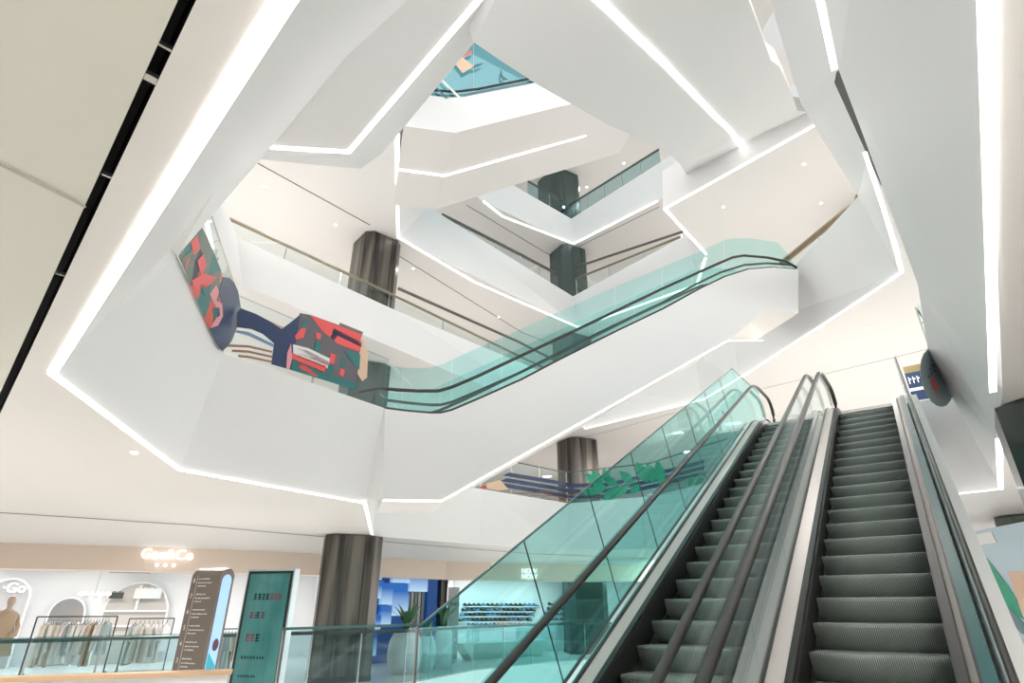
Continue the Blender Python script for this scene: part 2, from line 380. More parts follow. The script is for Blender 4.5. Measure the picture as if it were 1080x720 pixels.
olive = mat('olive_panel', (.13, .14, .12), .5, .2)
bm = bmesh.new(); slabpoly(bm, [p+Vector((0, 0, -.012)) for p in (P(880, 87, C2), P(882, 76, C2), P(887, 71, C2), P(905, 71, C2), P(950, 190, C2), P(929, 195, C2))], (0, 0, .01)); struct('trim_3', bm, olive)
pillar(5.28, 5.05, F1, C1-.005, .62, radians(-38), 'big dark polished pillar at the right edge of the photo', mat('dark_polish', (.055, .065, .062), .18, .6), False)
pillar(11.0, 12.2, F1, C1-.02, .8, radians(-38), 'matt dark pillar at the lower right corner behind the escalator', olive, False)
# ------------------------------------------------------------------ ESCALATORS (ground to second floor)
AZ = radians(35.87); EL = radians(27.7); TN = tan(EL)
E0 = Vector((2.127-2.429*sin(AZ), 4.675-2.429*cos(AZ), 0.0))       # plan of the foot of the nose line, left edge of the right flight
RISE = 0.1859; RUN = 0.3541; TOPZ = 5.0; TOPY = TOPZ/TN
def prof_path(h, ext0=1.15, ext1=1.1, rad=1.0, shift=0.0):
    """side outline (y, z) at height h above the nose line, eased at both bends"""
    pts = []
    y0, y1 = -shift, TOPY+shift
    def ease(yc, zc, d1, d2, r):
        a = Vector((yc, zc))-Vector(d1)*r; b = Vector((yc, zc))+Vector(d2)*r; c = Vector((yc, zc))
        return [((1-t)**2*a+2*t*(1-t)*c+t*t*b) for t in [i/6 for i in range(7)]]
    dI = Vector((cos(EL), sin(EL)))
    pts.append(Vector((-ext0, h)))
    pts += ease(0, h, (1, 0), dI, rad*.5)
    pts += ease(TOPY, TOPZ+h, dI, (1, 0), rad*.5)
    pts.append(Vector((TOPY+ext1, TOPZ+h)))
    return pts
def P3(x, pts): return [Vector((x, p[0], p[1])) for p in pts]
SW = 0.86
def flat_glass(bm, x, lo, hi, th=.012):
    """sheet between two (y, z) outlines with equal counts at lateral x"""
    n = len(lo)
    for i in range(n-1):
        q = [(x-th/2, *lo[i]), (x-th/2, *lo[i+1]), (x-th/2, *hi[i+1]), (x-th/2, *hi[i]),
             (x+th/2, *lo[i]), (x+th/2, *lo[i+1]), (x+th/2, *hi[i+1]), (x+th/2, *hi[i])]
        addp(bm, q, [(0, 1, 2, 3), (7, 6, 5, 4)])
    addp(bm, [(x-th/2, *hi[0]), (x+th/2, *hi[0]), (x+th/2, *lo[0]), (x-th/2, *lo[0])], [(0, 1, 2, 3)])
    addp(bm, [(x-th/2, *hi[-1]), (x+th/2, *hi[-1]), (x+th/2, *lo[-1]), (x-th/2, *lo[-1])], [(0, 1, 2, 3)])
    for i in range(n-1):
        addp(bm, [(x-th/2, *hi[i]), (x+th/2, *hi[i]), (x+th/2, *hi[i+1]), (x-th/2, *hi[i+1])], [(0, 1, 2, 3)])
def step_mesh():
    bm = bmesh.new(); sec = [(0, 0)]
    for i in range(1, 9):
        t = i/8; sec.append((.012+.065*sin(t*pi/2)*t**.6*0+.055*t**1.6, -.2*t))
    sec = [(RUN+.06, 0), (.012, 0)] + [(0, -.012)] + [(.004+.10*(1-cos(t*pi/2)), -.012-.19*t) for t in [i/8 for i in range(1, 9)]] + [(RUN+.06, -.2)]
    n = len(sec); L = [bm.verts.new((0.006, *s)) for s in sec]; R = [bm.verts.new((SW-.006, *s)) for s in sec]
    for i in range(n):
        j = (i+1) % n; bm.faces.new([L[i], R[i], R[j], L[j]])
    bm.faces.new(L); bm.faces.new(list(reversed(R)))
    bmesh.ops.recalc_face_normals(bm, faces=bm.faces)
    me = bpy.data.meshes.new('step'); bm.to_mesh(me); bm.free(); me.materials.append(stepm)
    for p in me.polygons: p.use_smooth = abs(p.normal.x) < .5 and p.normal.z < .9 and abs(p.normal.y) > .15
    return me
STEP = step_mesh()
def escalator(off, label, wl, wr, hl, hr, left_clad, right_clad):
    R = Vector((cos(AZ), -sin(AZ), 0))
    t = thing('escalator', label, 'escalator', E0+R*off, -AZ)
    # steps
    n = int(TOPY/RUN)
    for k in range(1, n+1):
        o = bpy.data.objects.new('step', STEP); C.objects.link(o); o.parent = t; o.location = (0, k*RUN, k*RISE)
    for (ya, yb, z) in ((-1.1, RUN, 0.0), (n*RUN+RUN, TOPY+1.1, TOPZ)):
        bm = bmesh.new(); box(bm, 0.006, ya, z-.05, SW-.006, yb, z+.006); mesh_obj('landing_plate', bm, steel, t)
    low = prof_path(-.14); skh = prof_path(.10); dk0 = prof_path(.11); dk1 = prof_path(.16)
    for s, xi, xo in ((-1, -.0, wl), (1, SW, min(wr, .99) if right_clad else wr)):
        # skirt
        bm = bmesh.new(); xs = xi+s*.012; flat_glass(bm, xs, low, skh, .02); mesh_obj('skirt_panel', bm, skirtm, t)
        # dark bead
        bm = bmesh.new(); sweep(bm, P3(xi+s*.045, prof_path(.12)), rect(.05, .03)); mesh_obj('skirt_bead', bm, rubber, t)
        # sloped deck up to the glass
        bm = bmesh.new(); a = P3(xi+s*.065, prof_path(.12)); b = P3(xo-s*.012, prof_path(.15))
        for i in range(len(a)-1): addp(bm, [a[i], a[i+1], b[i+1], b[i]], [(0, 1, 2, 3)])
        mesh_obj('deck_cover', bm, deckb if (s == 1 and right_clad) else deckm, t)
        bm = bmesh.new(); sweep(bm, P3(xo, prof_path(.15)), rect(.03, .03)); mesh_obj('glass_channel', bm, rubber, t)
    for s, xg, xh, g in ((-1, wl, hl, g_teal2 if left_clad else g_clear), (1, wr, hr, g_clear)):
        hh = .86
        lo = prof_path(.155); hi = prof_path(hh)
        # panels split along the slope
        cuts = [0, 4, 7, 8, 11, 15, len(lo)-1]
        # resample the straight run into panels
        def seg(i0, i1):
            bm = bmesh.new(); flat_glass(bm, xg, lo[i0:i1+1], hi[i0:i1+1]); mesh_obj('balustrade_glass', bm, g, t)
        seg(0, 7)
        a0, a1, b0, b1 = lo[7], lo[8], hi[7], hi[8]
        N = 6
        for k in range(N):
            e = .004/(a1-a0).length
            f0, f1 = k/N+e, (k+1)/N-e
            bm = bmesh.new(); flat_glass(bm, xg, [a0.lerp(a1, f0), a0.lerp(a1, f1)], [b0.lerp(b1, f0), b0.lerp(b1, f1)])
            mesh_obj('balustrade_glass', bm, g, t)
        seg(8, len(lo)-1)
        # handrail with newel loops
        top = prof_path(hh+.03, 1.15, 1.1)
        loop0 = [Vector((-1.15-.33*sin(a), .56+.33*cos(a))) for a in [pi*i/8 for i in range(8, 0, -1)]]
        loop1 = [Vector((TOPY+1.1+.33*sin(a), TOPZ+.56+.33*cos(a))) for a in [pi*i/8 for i in range(1, 9)]]
        path = loop0+top+loop1
        path = [Vector((-.6, .23))]+path+[Vector((TOPY+.6, TOPZ+.23))]
        bm = bmesh.new()
        pr = [(-.04, -.012), (-.034, .012), (-.015, .022), (.015, .022), (.034, .012), (.04, -.012), (.03, -.022), (-.03, -.022)]
        if left_clad: pr = [(q[0]*.85, q[1]) for q in pr]
        if right_clad and s == 1: pr = [(q[0]*.42, q[1]) for q in pr]
        sweep(bm, P3(xh, path), pr); mesh_obj('handrail', bm, rubber, t, True)
    # cladding of the truss under the deck
    xl, xr = (wl-(.05 if left_clad else .02)), (wr+(.16 if right_clad else .02))
    topl = prof_path(.13); bot = prof_path(-.95, 1.15, 1.1)
    bot = [Vector((p[0], max(p[1], -.02 if p[0] < 1.0 else -9))) for p in bot]
    bm = bmesh.new()
    n = len(topl)
    bot = [Vector((p[0]+.0, max(.012, p[1]))) for p in bot]
    for x in (xl, xr):
        for i in range(n-1):
            q = [(x, *topl[i]), (x, *topl[i+1]), (x, *bot[i+1]), (x, *bot[i])]; addp(bm, q, [(0, 1, 2, 3)])
    for i in range(n-1): addp(bm, [(xl, *bot[i]), (xr, *bot[i]), (xr, *bot[i+1]), (xl, *bot[i+1])], [(0, 1, 2, 3)])
    for i in (0, n-1): addp(bm, [(xl, *bot[i]), (xr, *bot[i]), (xr, *topl[i]), (xl, *topl[i])], [(0, 1, 2, 3)])
    mesh_obj('truss_cladding', bm, white, t)
    for s, xa, xb, on in ((-1, xl, wl-.015, True), (1, wr+.015, xr, True)):
        bm = bmesh.new(); a = P3(xa, prof_path(.14)); b = P3(xb, prof_path(.145))
        for i in range(len(a)-1): addp(bm, [a[i], a[i+1], b[i+1], b[i]], [(0, 1, 2, 3)])
        mesh_obj('outer_deck', bm, white if right_clad and s == 1 else deckl, t)
    return t
er = escalator(0.0, 'right hand escalator with wide ribbed steps rising from the lower right', -.20, 1.085, -.17, 1.105, False, True)
bm = bmesh.new(); sweep(bm, P3(1.03, prof_path(.16)), rect(.075, .02)); mesh_obj('glass_channel', bm, mat('teal_channel', (.03, .15, .16), .2), er)

el = escalator(-1.35, 'left hand escalator partly hidden behind its glass, rising beside the tall screen', -.19, .93, -.09, .94, True, False)
# tall outer glass screen along the left flight, flat tail toward the viewer
R = Vector((cos(AZ), -sin(AZ), 0))
t = thing('glass_screen', 'tall teal glass screen running up the outer left side of the left escalator', 'glass screen', E0+R*(-1.645), -AZ)
H = 1.42
lo = prof_path(.16, 2.2, 1.35, 1.3); hi = prof_path(H, 2.2, 1.35, 1.6, .2)
# upper outline flattened where the photo shows it
def pf(h, y0, y1): return [Vector((y0, y0*TN+h)), Vector((y1, y1*TN+h))]
ys = -.0
# inclined part from ya (top of slope meets z=1.5) to yb
zt = 1.50; ya = (zt-H)/TN; yb = 8.75; za = ya*TN+H; zb = yb*TN+H
tail0 = -.80
def zlo(y): return max(.16, y*TN+.16) if y < TOPY else TOPZ+.16
segs = []
yy = tail0
segs = [(tail0, ya, 'flat')]
N = 8
dd = Vector((cos(EL), sin(EL))); nn = Vector((-sin(EL), cos(EL)))
for (y0, y1, _) in segs:
    bm = bmesh.new(); flat_glass(bm, 0, [Vector((y0+.006, zlo(y0))), Vector((y1-.006, zlo(y1)))], [Vector((y0+.006, zt)), Vector((y1-.006, zt))]); mesh_obj('glass_panel', bm, g_clear, t)
# sloping panels with joints square to the slope
Atop = Vector((ya, za)); L = (Vector((yb, zb))-Atop).length; hperp = (H-.16)*cos(EL)
for k in range(N):
    s0, s1 = k*L/N+.006, (k+1)*L/N-.006
    T0, T1 = Atop+dd*s0, Atop+dd*s1; B0, B1 = T0-nn*hperp, T1-nn*hperp
    if k == 0: B0 = Vector((ya+.02, zlo(ya)))
    if k == 1: pass
    bm = bmesh.new(); flat_glass(bm, 0, [B0, B1], [T0, T1]); mesh_obj('glass_panel', bm, g_teal, t)
    if k:
        bm = bmesh.new(); bar(bm, (0, *T0), (0, *B0), .009, .008, up=(1, 0, 0)); mesh_obj('joint_seal', bm, MATS['handrail_rubber'], t)
# head: flat run over the landing
T1 = Atop+dd*L; B1 = T1-nn*hperp
bm = bmesh.new(); flat_glass(bm, 0, [B1, Vector((TOPY+1.35, TOPZ+.14))], [T1, Vector((TOPY+1.35, TOPZ+H-.32))]); mesh_obj('glass_panel', bm, g_teal, t)
bm = bmesh.new(); sweep(bm, [Vector((0, tail0, zt+.006)), Vector((0, ya, zt+.006)), Vector((0, T1.x, T1.y+.006)), Vector((0, TOPY+1.35, TOPZ+H-.31))], rect(.016, .012)); mesh_obj('top_edge', bm, mat('glass_edge', (.10, .22, .21), .2), t)
bm = bmesh.new(); sweep(bm, [Vector((0, .3, .3)), Vector((0, T1.x, T1.x*TN+.15)), Vector((0, TOPY+1.3, TOPZ+.13))], rect(.02, .02)); mesh_obj('bottom_channel', bm, rubber, t)
for y0 in (tail0+.03, ya-.02):
    bm = bmesh.new(); box(bm, -.02, y0-.006, .0, -.008, y0+.006, zt); mesh_obj('post', bm, steel, t)
# ------------------------------------------------------------------ RAILINGS
def railing(pts, z, label, h=1.12, g=g_clear, post=1.7, hand=None, hr=.03, rail_h=None, second=None, posth=None, nm='glass_railing', group=None, panel=True):
    """pts plan points, z level above the eye"""
    hand = hand or railm; base = z+EYE; o = Vector((pts[0][0], pts[0][1], base))
    t = thing(nm, label, 'railing', o, 0, group)
    for a, b in zip(pts, pts[1:]):
        a3 = Vector((a[0], a[1], base))-o; b3 = Vector((b[0], b[1], base))-o; L = (b3-a3).length; n = max(1, round(L/post)); d = (b3-a3)/L
        s = Vector((d.y, -d.x, 0))
        if s.dot(Vector((-a[0], -a[1], 0))) < 0: s = -s
        for k in range(n):
            p = a3+d*(k*L/n+.015); q = a3+d*((k+1)*L/n-.015)
            if panel:
                bm = bmesh.new(); slabpoly(bm, [p+Vector((0, 0, .02)), q+Vector((0, 0, .02)), q+Vector((0, 0, h)), p+Vector((0, 0, h))], s*.012); mesh_obj('glass_panel', bm, g, t)
            pp = a3+d*((k+.0)*L/n)-s*.035
            bm = bmesh.new(); bar(bm, pp, pp+Vector((0, 0, (posth or h-.06))), .035, .02, up=s); po = mesh_obj('post', bm, steel, t)
            for zz in (.25, .8):
                bm = bmesh.new(); bar(bm, pp+Vector((0, 0, zz)), pp+s*.05+Vector((0, 0, zz)), .03, .03); mesh_obj('clamp', bm, steel, po)
    rh = rail_h or h-.06
    path = [Vector((p[0], p[1], base+rh))-o for p in pts]
    off = Vector((0, .05, 0))
    bm = bmesh.new(); sweep(bm, [p+off for p in path], circ(hr, 8)); mesh_obj('handrail', bm, hand, t, True)
    if second:
        bm = bmesh.new(); sweep(bm, [Vector((p[0], p[1], base+second[1]))-o for p in second[0]], circ(hr*1.15, 8)); mesh_obj('upper_rail', bm, railm, t, True)
    return t
# ground floor, far side of the void
railing([(-10.5, 8.9), (-7.4, 11.6), (-4.4, 14.1), (-2.5, 15.3), (-1.1, 18.3), (1.5, 21.3), (3.5, 22.3)], F1, 'ground floor glass railing with a tubular dark handrail along the far side of the void', 1.14, g_grey, 1.15, hand=railm, hr=.035)
# third floor left
railing([(-7.7, 12.3), (-4.05, 16.45), (-.9, 20.2), (1.8, 23.4)], F3, 'third floor railing with a slim bronze handrail left of and behind the dark pillar', 1.12, g_clear, 2.0, hand=bronze, hr=.045,
        second=([(-3.75, 16.25), (.24, 20.4), (2.0, 22.5)], 1.13))
railing([(-2.85, 18.7), (.4, 21.6), (2.2, 23.3)], F4, 'fourth floor railing with a dark handrail running down to the corner pillar', 1.12, g_clear, 1.6, hand=railm, hr=.07)
railing([(3.1, 23.7), (7.3, 20.2)], F4, 'fourth floor railing with two crossing dark handrails right of the corner pillar', 1.12, g_clear, 1.6, hand=bronze, hr=.05,
        second=([(3.0, 22.8), (7.3, 20.0)], 1.13))
railing([(8.2, 14.6), (8.9, 11.7), (8.2, 9.6)], F3, 'short third floor railing with a broad bronze handrail above the white escalator head', 1.12, g_clear, 1.5, hand=bronze, hr=.09)
railing([(.8, 22.5), (3.1, 24.35), (6.9, 20.3)], F5, 'top floor railing of dark glass in a V around the void', 1.12, g_grey, 1.2, hand=railm, hr=.05)
# coloured corner glass on the second floor
Ta, Tb, Tc = xy(T2), xy(T3), xy(T4)
def inset(p, k=.06):
    v = Vector((p[0], p[1])); return (v.x*(1+k*.2), v.y*(1+k*.2))
cornr = railing([Ta, Tb, Tc], F2, 'second floor corner railing whose glass carries coloured artwork', 1.0, g_clear, 1.6, hand=steel, hr=.008, rail_h=1.0)
strr = railing([(-3.9, 15.9), (-1.0, 18.5), (2.0, 21.2), (4.8, 19.7), (6.5, 16.3), (5.4, 13.9)], F2, 'second floor railing with navy stripes and green leaves printed on its glass', 1.2, g_clear, 1.6, hand=railm, hr=.02)
railing([(6.7, 8.25), (7.8, 9.35)], F2, 'pale blue glass railing on the second floor right of the escalator head', 1.15, g_blue, 1.0, hand=railm, hr=.015)
# ------------------------------------------------------------------ WHITE CLAD ESCALATORS ACROSS THE VOID
def interp(pl, x):
    for a, b in zip(pl, pl[1:]):
        if a[0] <= x <= b[0]: return a[1]+(b[1]-a[1])*(x-a[0])/(b[0]-a[0])
    return pl[-1][1] if x > pl[-1][0] else pl[0][1]
def flight(a, b, wid, tops, bots, gtop, hand, ledp, xs_glass, label, gl, with_far=True, led_mid=False, org=None):
    n = Vector((-(b[1]-a[1]), b[0]-a[0], 0)).normalized()
    if n.y < 0: n = -n
    o = onv(*bots[0], a, b); o = Vector((o.x, o.y, o.z))
    t = thing('escalator', label, 'escalator', o)
    S = lambda px, py, off=0.0: onv(px, py, a, b, off)-o
    xs = sorted(set([p[0] for p in tops]+[p[0] for p in bots if p[0] <= tops[-1][0] and p[0] >= tops[0][0]]))
    up = [S(*p) for p in tops]; dn = [S(*p) for p in bots]
    bm = bmesh.new(); tri = [Vector(p) for p in up]+[Vector(p) for p in reversed(dn)]
    vs = [bm.verts.new(p) for p in tri]
    d2 = Vector((b[0]-a[0], b[1]-a[1], 0)).normalized()
    for f in tessellate_polygon([[Vector((p.dot(d2), p.z, 0)) for p in tri]]): bm.faces.new([vs[i] for i in f])
    mesh_obj('side_cladding', bm, white, t)
    # small shadow reveal along the bottom edge, underside, far side, top deck
    bm = bmesh.new()
    for p, q in zip(dn, dn[1:]): addp(bm, [p, q, q+n*wid, p+n*wid], [(0, 1, 2, 3)])
    mesh_obj('underside', bm, ceilm, t)
    bm = bmesh.new()
    vs = [bm.verts.new(p+n*wid) for p in tri]
    for f in tessellate_polygon([[Vector((p.dot(d2), p.z, 0)) for p in tri]]): bm.faces.new([vs[i] for i in f])
    mesh_obj('side_cladding', bm, white, t)
    bm = bmesh.new()
    for p, q in zip(up, up[1:]): addp(bm, [p, q, q+n*wid, p+n*wid], [(0, 1, 2, 3)])
    addp(bm, [dn[0], up[0], up[0]+n*wid, dn[0]+n*wid], [(0, 1, 2, 3)])
    mesh_obj('deck_cover', bm, white, t)
    # glass panels cut at picture columns, in true position on the side of the flight
    for k, off in enumerate([.06] + ([wid-.12] if with_far else [])):
        for x0, x1 in zip(xs_glass, xs_glass[1:]):
            m = max(1, int((x1-x0)/9)); X = [x0+(x1-x0)*i/m for i in range(m+1)]
            X[0] += .25; X[-1] -= .25
            loop = [S(x, interp(tops, x)) for x in X]+[S(x, interp(gtop, x)) for x in reversed(X)]
            bm = bmesh.new()
            vs1 = [bm.verts.new(p+n*off) for p in loop]; vs2 = [bm.verts.new(p+n*(off+.012)) for p in loop]; L = len(loop)
            for i in range(m):
                bm.faces.new([vs1[i], vs1[i+1], vs1[L-2-i], vs1[L-1-i]]); bm.faces.new([vs2[i+1], vs2[i], vs2[L-1-i], vs2[L-2-i]])
                bm.faces.new([vs1[L-1-i], vs1[L-2-i], vs2[L-2-i], vs2[L-1-i]])
            mesh_obj('balustrade_glass', bm, gl, t)
        bm = bmesh.new(); sweep(bm, [S(*p)+n*off for p in hand], circ(.035, 8)); mesh_obj('handrail', bm, rubber, t, True)
        bm = bmesh.new(); sweep(bm, [S(*p)+n*(off)+Vector((0, 0, .03)) for p in tops], rect(.03, .05)); mesh_obj('glass_channel', bm, rubber, t)
        if k == 0:
            bm = bmesh.new(); sweep(bm, [S(*p)+n*(off+.08)+Vector((0, 0, .22)) for p in tops], rect(.03, .05)); mesh_obj('skirt_bead', bm, rubber, t)
    bm = bmesh.new(); sweep(bm, ledp(S, n, wid), rect(.055, .02)); mesh_obj('light_strip', bm, led, t)
    return t
tops1 = [(406, 431), (430, 434), (453, 436), (465, 436), (477, 433), (503, 422), (550, 401), (590, 380), (650, 350), (700, 326), (740, 304), (765, 292), (790, 284), (815, 282), (842, 284)]
bots1 = [(404, 526), (466, 527), (490, 513), (590, 457), (700, 396), (770, 357), (790, 341), (808, 327), (842, 330)]
gt1 = [(383, 372), (392, 376), (408, 384), (430, 387), (450, 387), (467, 383), (497, 369), (550, 346), (580, 332), (653, 300), (748, 260), (760, 254), (770, 250), (795, 250), (825, 255), (842, 282)]
hr1 = [(378, 412), (400, 408), (420, 410), (440, 411), (463, 411), (477, 407), (503, 396), (550, 374), (610, 346), (700, 303), (760, 276), (774, 270), (786, 268), (810, 270), (830, 274), (842, 281)]
ta, tb = (-2.4, 10.2), (6.3, 12.6)
nn1 = Vector((-(tb[1]-ta[1]), tb[0]-ta[0], 0)).normalized()*1.62; a0_ = Vector((*ta, 0))+nn1; b0_ = Vector((*tb, 0))+nn1; o_ = onv(404, 526, ta, tb)
FL = []
flight(ta, tb, 1.7, tops1, bots1, gt1, hr1,
       lambda S, n, w: [S(404, 526)+n*.04-Vector((0, 0, .02)), S(466, 527)+n*.04-Vector((0, 0, .02)), S(769, 357.5)+n*.04-Vector((0, 0, .02)), onv(804, 359, (a0_[0], a0_[1]), (b0_[0], b0_[1]))-o_],
       [406, 425, 477, 530, 590, 650, 700, 765, 841], 'large white clad escalator crossing the void with curved teal glass sides', g_teal2)
facets('wall_left', [T4, A4, onv(404, 526, ta, tb), onv(406, 431, ta, tb), A4+Vector((0, 0, -.0))], [(0, 1, 2, 3)], white)

tops2 = [(430, 97), (440, 99), (472, 103), (490, 102), (557, 89), (660, 64)]
bots2 = [(426, 133), (480, 140), (580, 115), (700, 86)]
gt2 = [(430, 40), (470, 45), (560, 28), (660, 0)]
hr2 = [(430, 87), (442, 89), (455, 93), (480, 95), (505, 92), (555, 82), (660, 55)]
tf = flight((-1.6, 11.6), (-1.6+8.7, 11.6+2.4), 3.4, tops2, bots2, gt2, hr2,
       lambda S, n, w: [S(426, 133)+n*1.7-Vector((0, 0, .02)), S(480, 140)+n*1.75-Vector((0, 0, .02)), S(640, 100.2)+n*1.75-Vector((0, 0, .02))],
       [431, 455, 500, 560, 655], 'upper white clad escalator with a light line along its underside, topmost in the void', glass('cyan_glass', (.46, .79, .86), 1.2), with_far=True)
ua, ub = (-1.6, 11.6), (7.1, 14.0)
def film2(poly, m): film(tf, poly, ua, ub, m, .02)
for pl_, m_ in (([(477, 64), (486, 59), (500, 70), (488, 77)], 'peach_print'), ([(487, 59), (497, 53), (498, 56), (489, 60)], 'coral_print'), ([(496, 73), (502, 68), (511, 66), (505, 70)], 'slate'),
                ([(528, 72), (530, 80), (536, 84), (531, 85), (527, 80)], 'slate'), ([(450, 84), (452, 84), (473, 103.5), (470, 103.5)], 'slate'), ([(445, 91), (446, 90.5), (455, 99), (453, 99)], 'slate'),
                ([(459, 79), (461, 78.5), (486, 102.5), (483, 102.8)], 'white')):  # white sliver: a light line in the glass, painted as a film
    FL.append((pl_, m_))
# third to fourth floor flight, seen from underneath
Rv = Vector((cos(AZ), -sin(AZ), 0)); dv = Vector((sin(AZ)*cos(EL), cos(AZ)*cos(EL), sin(EL))); nv = Rv.cross(dv).normalized()
Q = P(725, 185, 12.8)
t = thing('escalator', 'grey white underside of an escalator running overhead at the upper right', 'escalator', Q)
G = lambda px, py: onp(px, py, Q, nv)-Q
out3 = [(534, -22), (499, 44), (525, 62), (565, 88), (600, 108), (640, 131), (668, 143), (690, 152), (705, 161), (716, 172), (726, 186), (866, 119), (841, 117), (832, 92), (822, 70), (813, 64), (800, 27), (776, -34)]
loop = [G(*p) for p in out3]
loop[11] = P(866, 119, 12.8)-Q
upn = nv if nv.z > 0 else -nv
bm = bmesh.new(); slabpoly(bm, loop, upn*.4)
mesh_obj('truss_cladding', bm, white, t)
bm = bmesh.new(); sweep(bm, [G(*p)-upn*.015 for p in [(610, -24), (628, -4), (700, 66), (756, 124), (770, 137), (783, 156)]], rect(.10, .03), up=upn); mesh_obj('light_strip', bm, led, t)

# ------------------------------------------------------------------ PRINTED FILMS ON THE RAILINGS, PAINTED REFLECTIONS ON THE UPPER GLASS
def film(parent, poly, a, b, m, off=.03, nm='glass_film'):
    o = Vector(parent.location); pts = [onv(x, y, a, b, off)-o for x, y in poly]
    d2 = Vector((b[0]-a[0], b[1]-a[1], 0)).normalized(); n = Vector((d2.y, -d2.x, 0))
    bm = bmesh.new(); v1 = [bm.verts.new(p) for p in pts]; v2 = [bm.verts.new(p+n*.003) for p in pts]; L = len(pts)
    for f in tessellate_polygon([[Vector((p.dot(d2), p.z, 0)) for p in pts]]):
        bm.faces.new([v1[i] for i in f]); bm.faces.new([v2[i] for i in reversed(f)])
    for i in range(L): j = (i+1) % L; bm.faces.new([v1[i], v1[j], v2[j], v2[i]])
    return mesh_obj(nm, bm, m, parent)
def clipx(poly, x0, x1):
    def cl(pl, x, keep):
        out = []
        for p, q in zip(pl, pl[1:]+pl[:1]):
            ip, iq = keep(p[0], x), keep(q[0], x)
            if ip: out.append(p)
            if ip != iq:
                t = (x-p[0])/(q[0]-p[0]); out.append((x, p[1]+t*(q[1]-p[1])))
        return out
    pl = cl(poly, x0, lambda a, b: a >= b)
    if len(pl) > 2: pl = cl(pl, x1, lambda a, b: a <= b)
    return pl
SEG = [(480, 507, (-3.9, 15.9), (-1.0, 18.5)), (507, 597, (-1.0, 18.5), (2.0, 21.2)), (597, 687, (2.0, 21.2), (4.8, 19.7)), (687, 777, (4.8, 19.7), (6.5, 16.3))]
def film_run(parent, poly, m, off=.03, nm='glass_film'):
    for x0, x1, a, b in SEG:
        pl = clipx(poly, x0, x1)
        if len(pl) > 2: film(parent, pl, a, b, m, off, nm)
navy = mat('navy_print', (.022, .045, .12), .35); coral = mat('coral_print', (.80, .10, .10), .4); tealp = mat('teal_print', (.02, .17, .17), .4)
brownp = mat('brown_print', (.33, .17, .10), .5); peach = mat('peach_print', (.72, .50, .36), .5); greenp = mat('green_print', (.02, .33, .20), .4)
greyp = mat('mauve_grey_print', (.13, .125, .14), .5); whitep = mat('white_print', (.80, .80, .78), .5); pinkp = mat('pink_print', (.80, .33, .38), .5)
blueg = mat('steel_blue_print', (.18, .28, .42), .5); olivep = mat('olive_print', (.20, .22, .17), .5); redp = mat('red_print', (.62, .05, .02), .4)
art = mat('patterned_print', (.2, .2, .2), .45)
nt = art.node_tree; tc = nt.nodes.new('ShaderNodeTexCoord'); mp = nt.nodes.new('ShaderNodeMapping'); mp.inputs['Rotation'].default_value = (.5, .7, .3); mp.inputs['Scale'].default_value = (1, 1, .55)
vo = nt.nodes.new('ShaderNodeTexVoronoi'); vo.inputs['Scale'].default_value = 4.2
cr = nt.nodes.new('ShaderNodeValToRGB'); cr.color_ramp.interpolation = 'CONSTANT'
for k, (p, c) in enumerate([(0, (.13, .17, .15)), (.3, (.70, .12, .09)), (.52, (.03, .19, .19)), (.66, (.16, .20, .17)), (.84, (.02, .03, .07)), (.9, (.60, .24, .20))]):
    e = cr.color_ramp.elements[k] if k < 2 else cr.color_ramp.elements.new(p); e.position = p; e.color = (*c, 1)
sp = nt.nodes.new('ShaderNodeSeparateColor')
nt.links.new(tc.outputs['Object'], mp.inputs[0]); nt.links.new(mp.outputs[0], vo.inputs['Vector']); nt.links.new(vo.outputs['Color'], sp.inputs[0])
nt.links.new(sp.outputs[0], cr.inputs[0]); nt.links.new(cr.outputs[0], nt.nodes['Principled BSDF'].inputs['Base Color'])
# corner glass, left pane
film(cornr, [(188, 270), (213, 240), (222, 258), (233, 285), (235, 292), (231, 308), (234, 322), (234, 334), (229, 343), (221, 346)], Ta, Tb, art)
for pl, m in (([(201, 255), (208, 248), (211, 262), (204, 270)], coral), ([(208, 275), (214, 268), (218, 280), (212, 290)], coral), ([(202, 296), (214, 288), (229, 292), (218, 303), (206, 306)], coral),
              ([(221, 310), (228, 300), (231, 308), (226, 322)], pinkp), ([(226, 316), (234, 320), (235, 333), (230, 343), (222, 346), (228, 334)], pinkp), ([(224, 325), (231, 324), (232, 332), (226, 338)], tealp),
              ([(192, 272), (205, 262), (206, 266), (193, 278)], olivep), ([(210, 300), (219, 300), (216, 312)], tealp)):
    film(cornr, pl, Ta, Tb, m, .036)
film(cornr, [(235, 292), (242, 293), (247, 298), (251, 307), (254, 325), (256, 331), (250, 345), (244, 360), (238, 367), (234, 370), (231, 366), (221, 346), (229, 343), (234, 334), (234, 322), (231, 308)], Ta, Tb, navy, .034)
film(cornr, [(254, 325), (270, 331), (285, 339), (297, 347), (310, 337), (317, 331), (307, 390), (286, 384), (289, 362), (277, 352), (265, 347), (250, 345), (250, 330)], Tb, Tc, navy, .03)
film(cornr, [(316, 330), (327, 332), (381, 351), (375, 411), (307, 390)], Tb, Tc, greyp, .03)
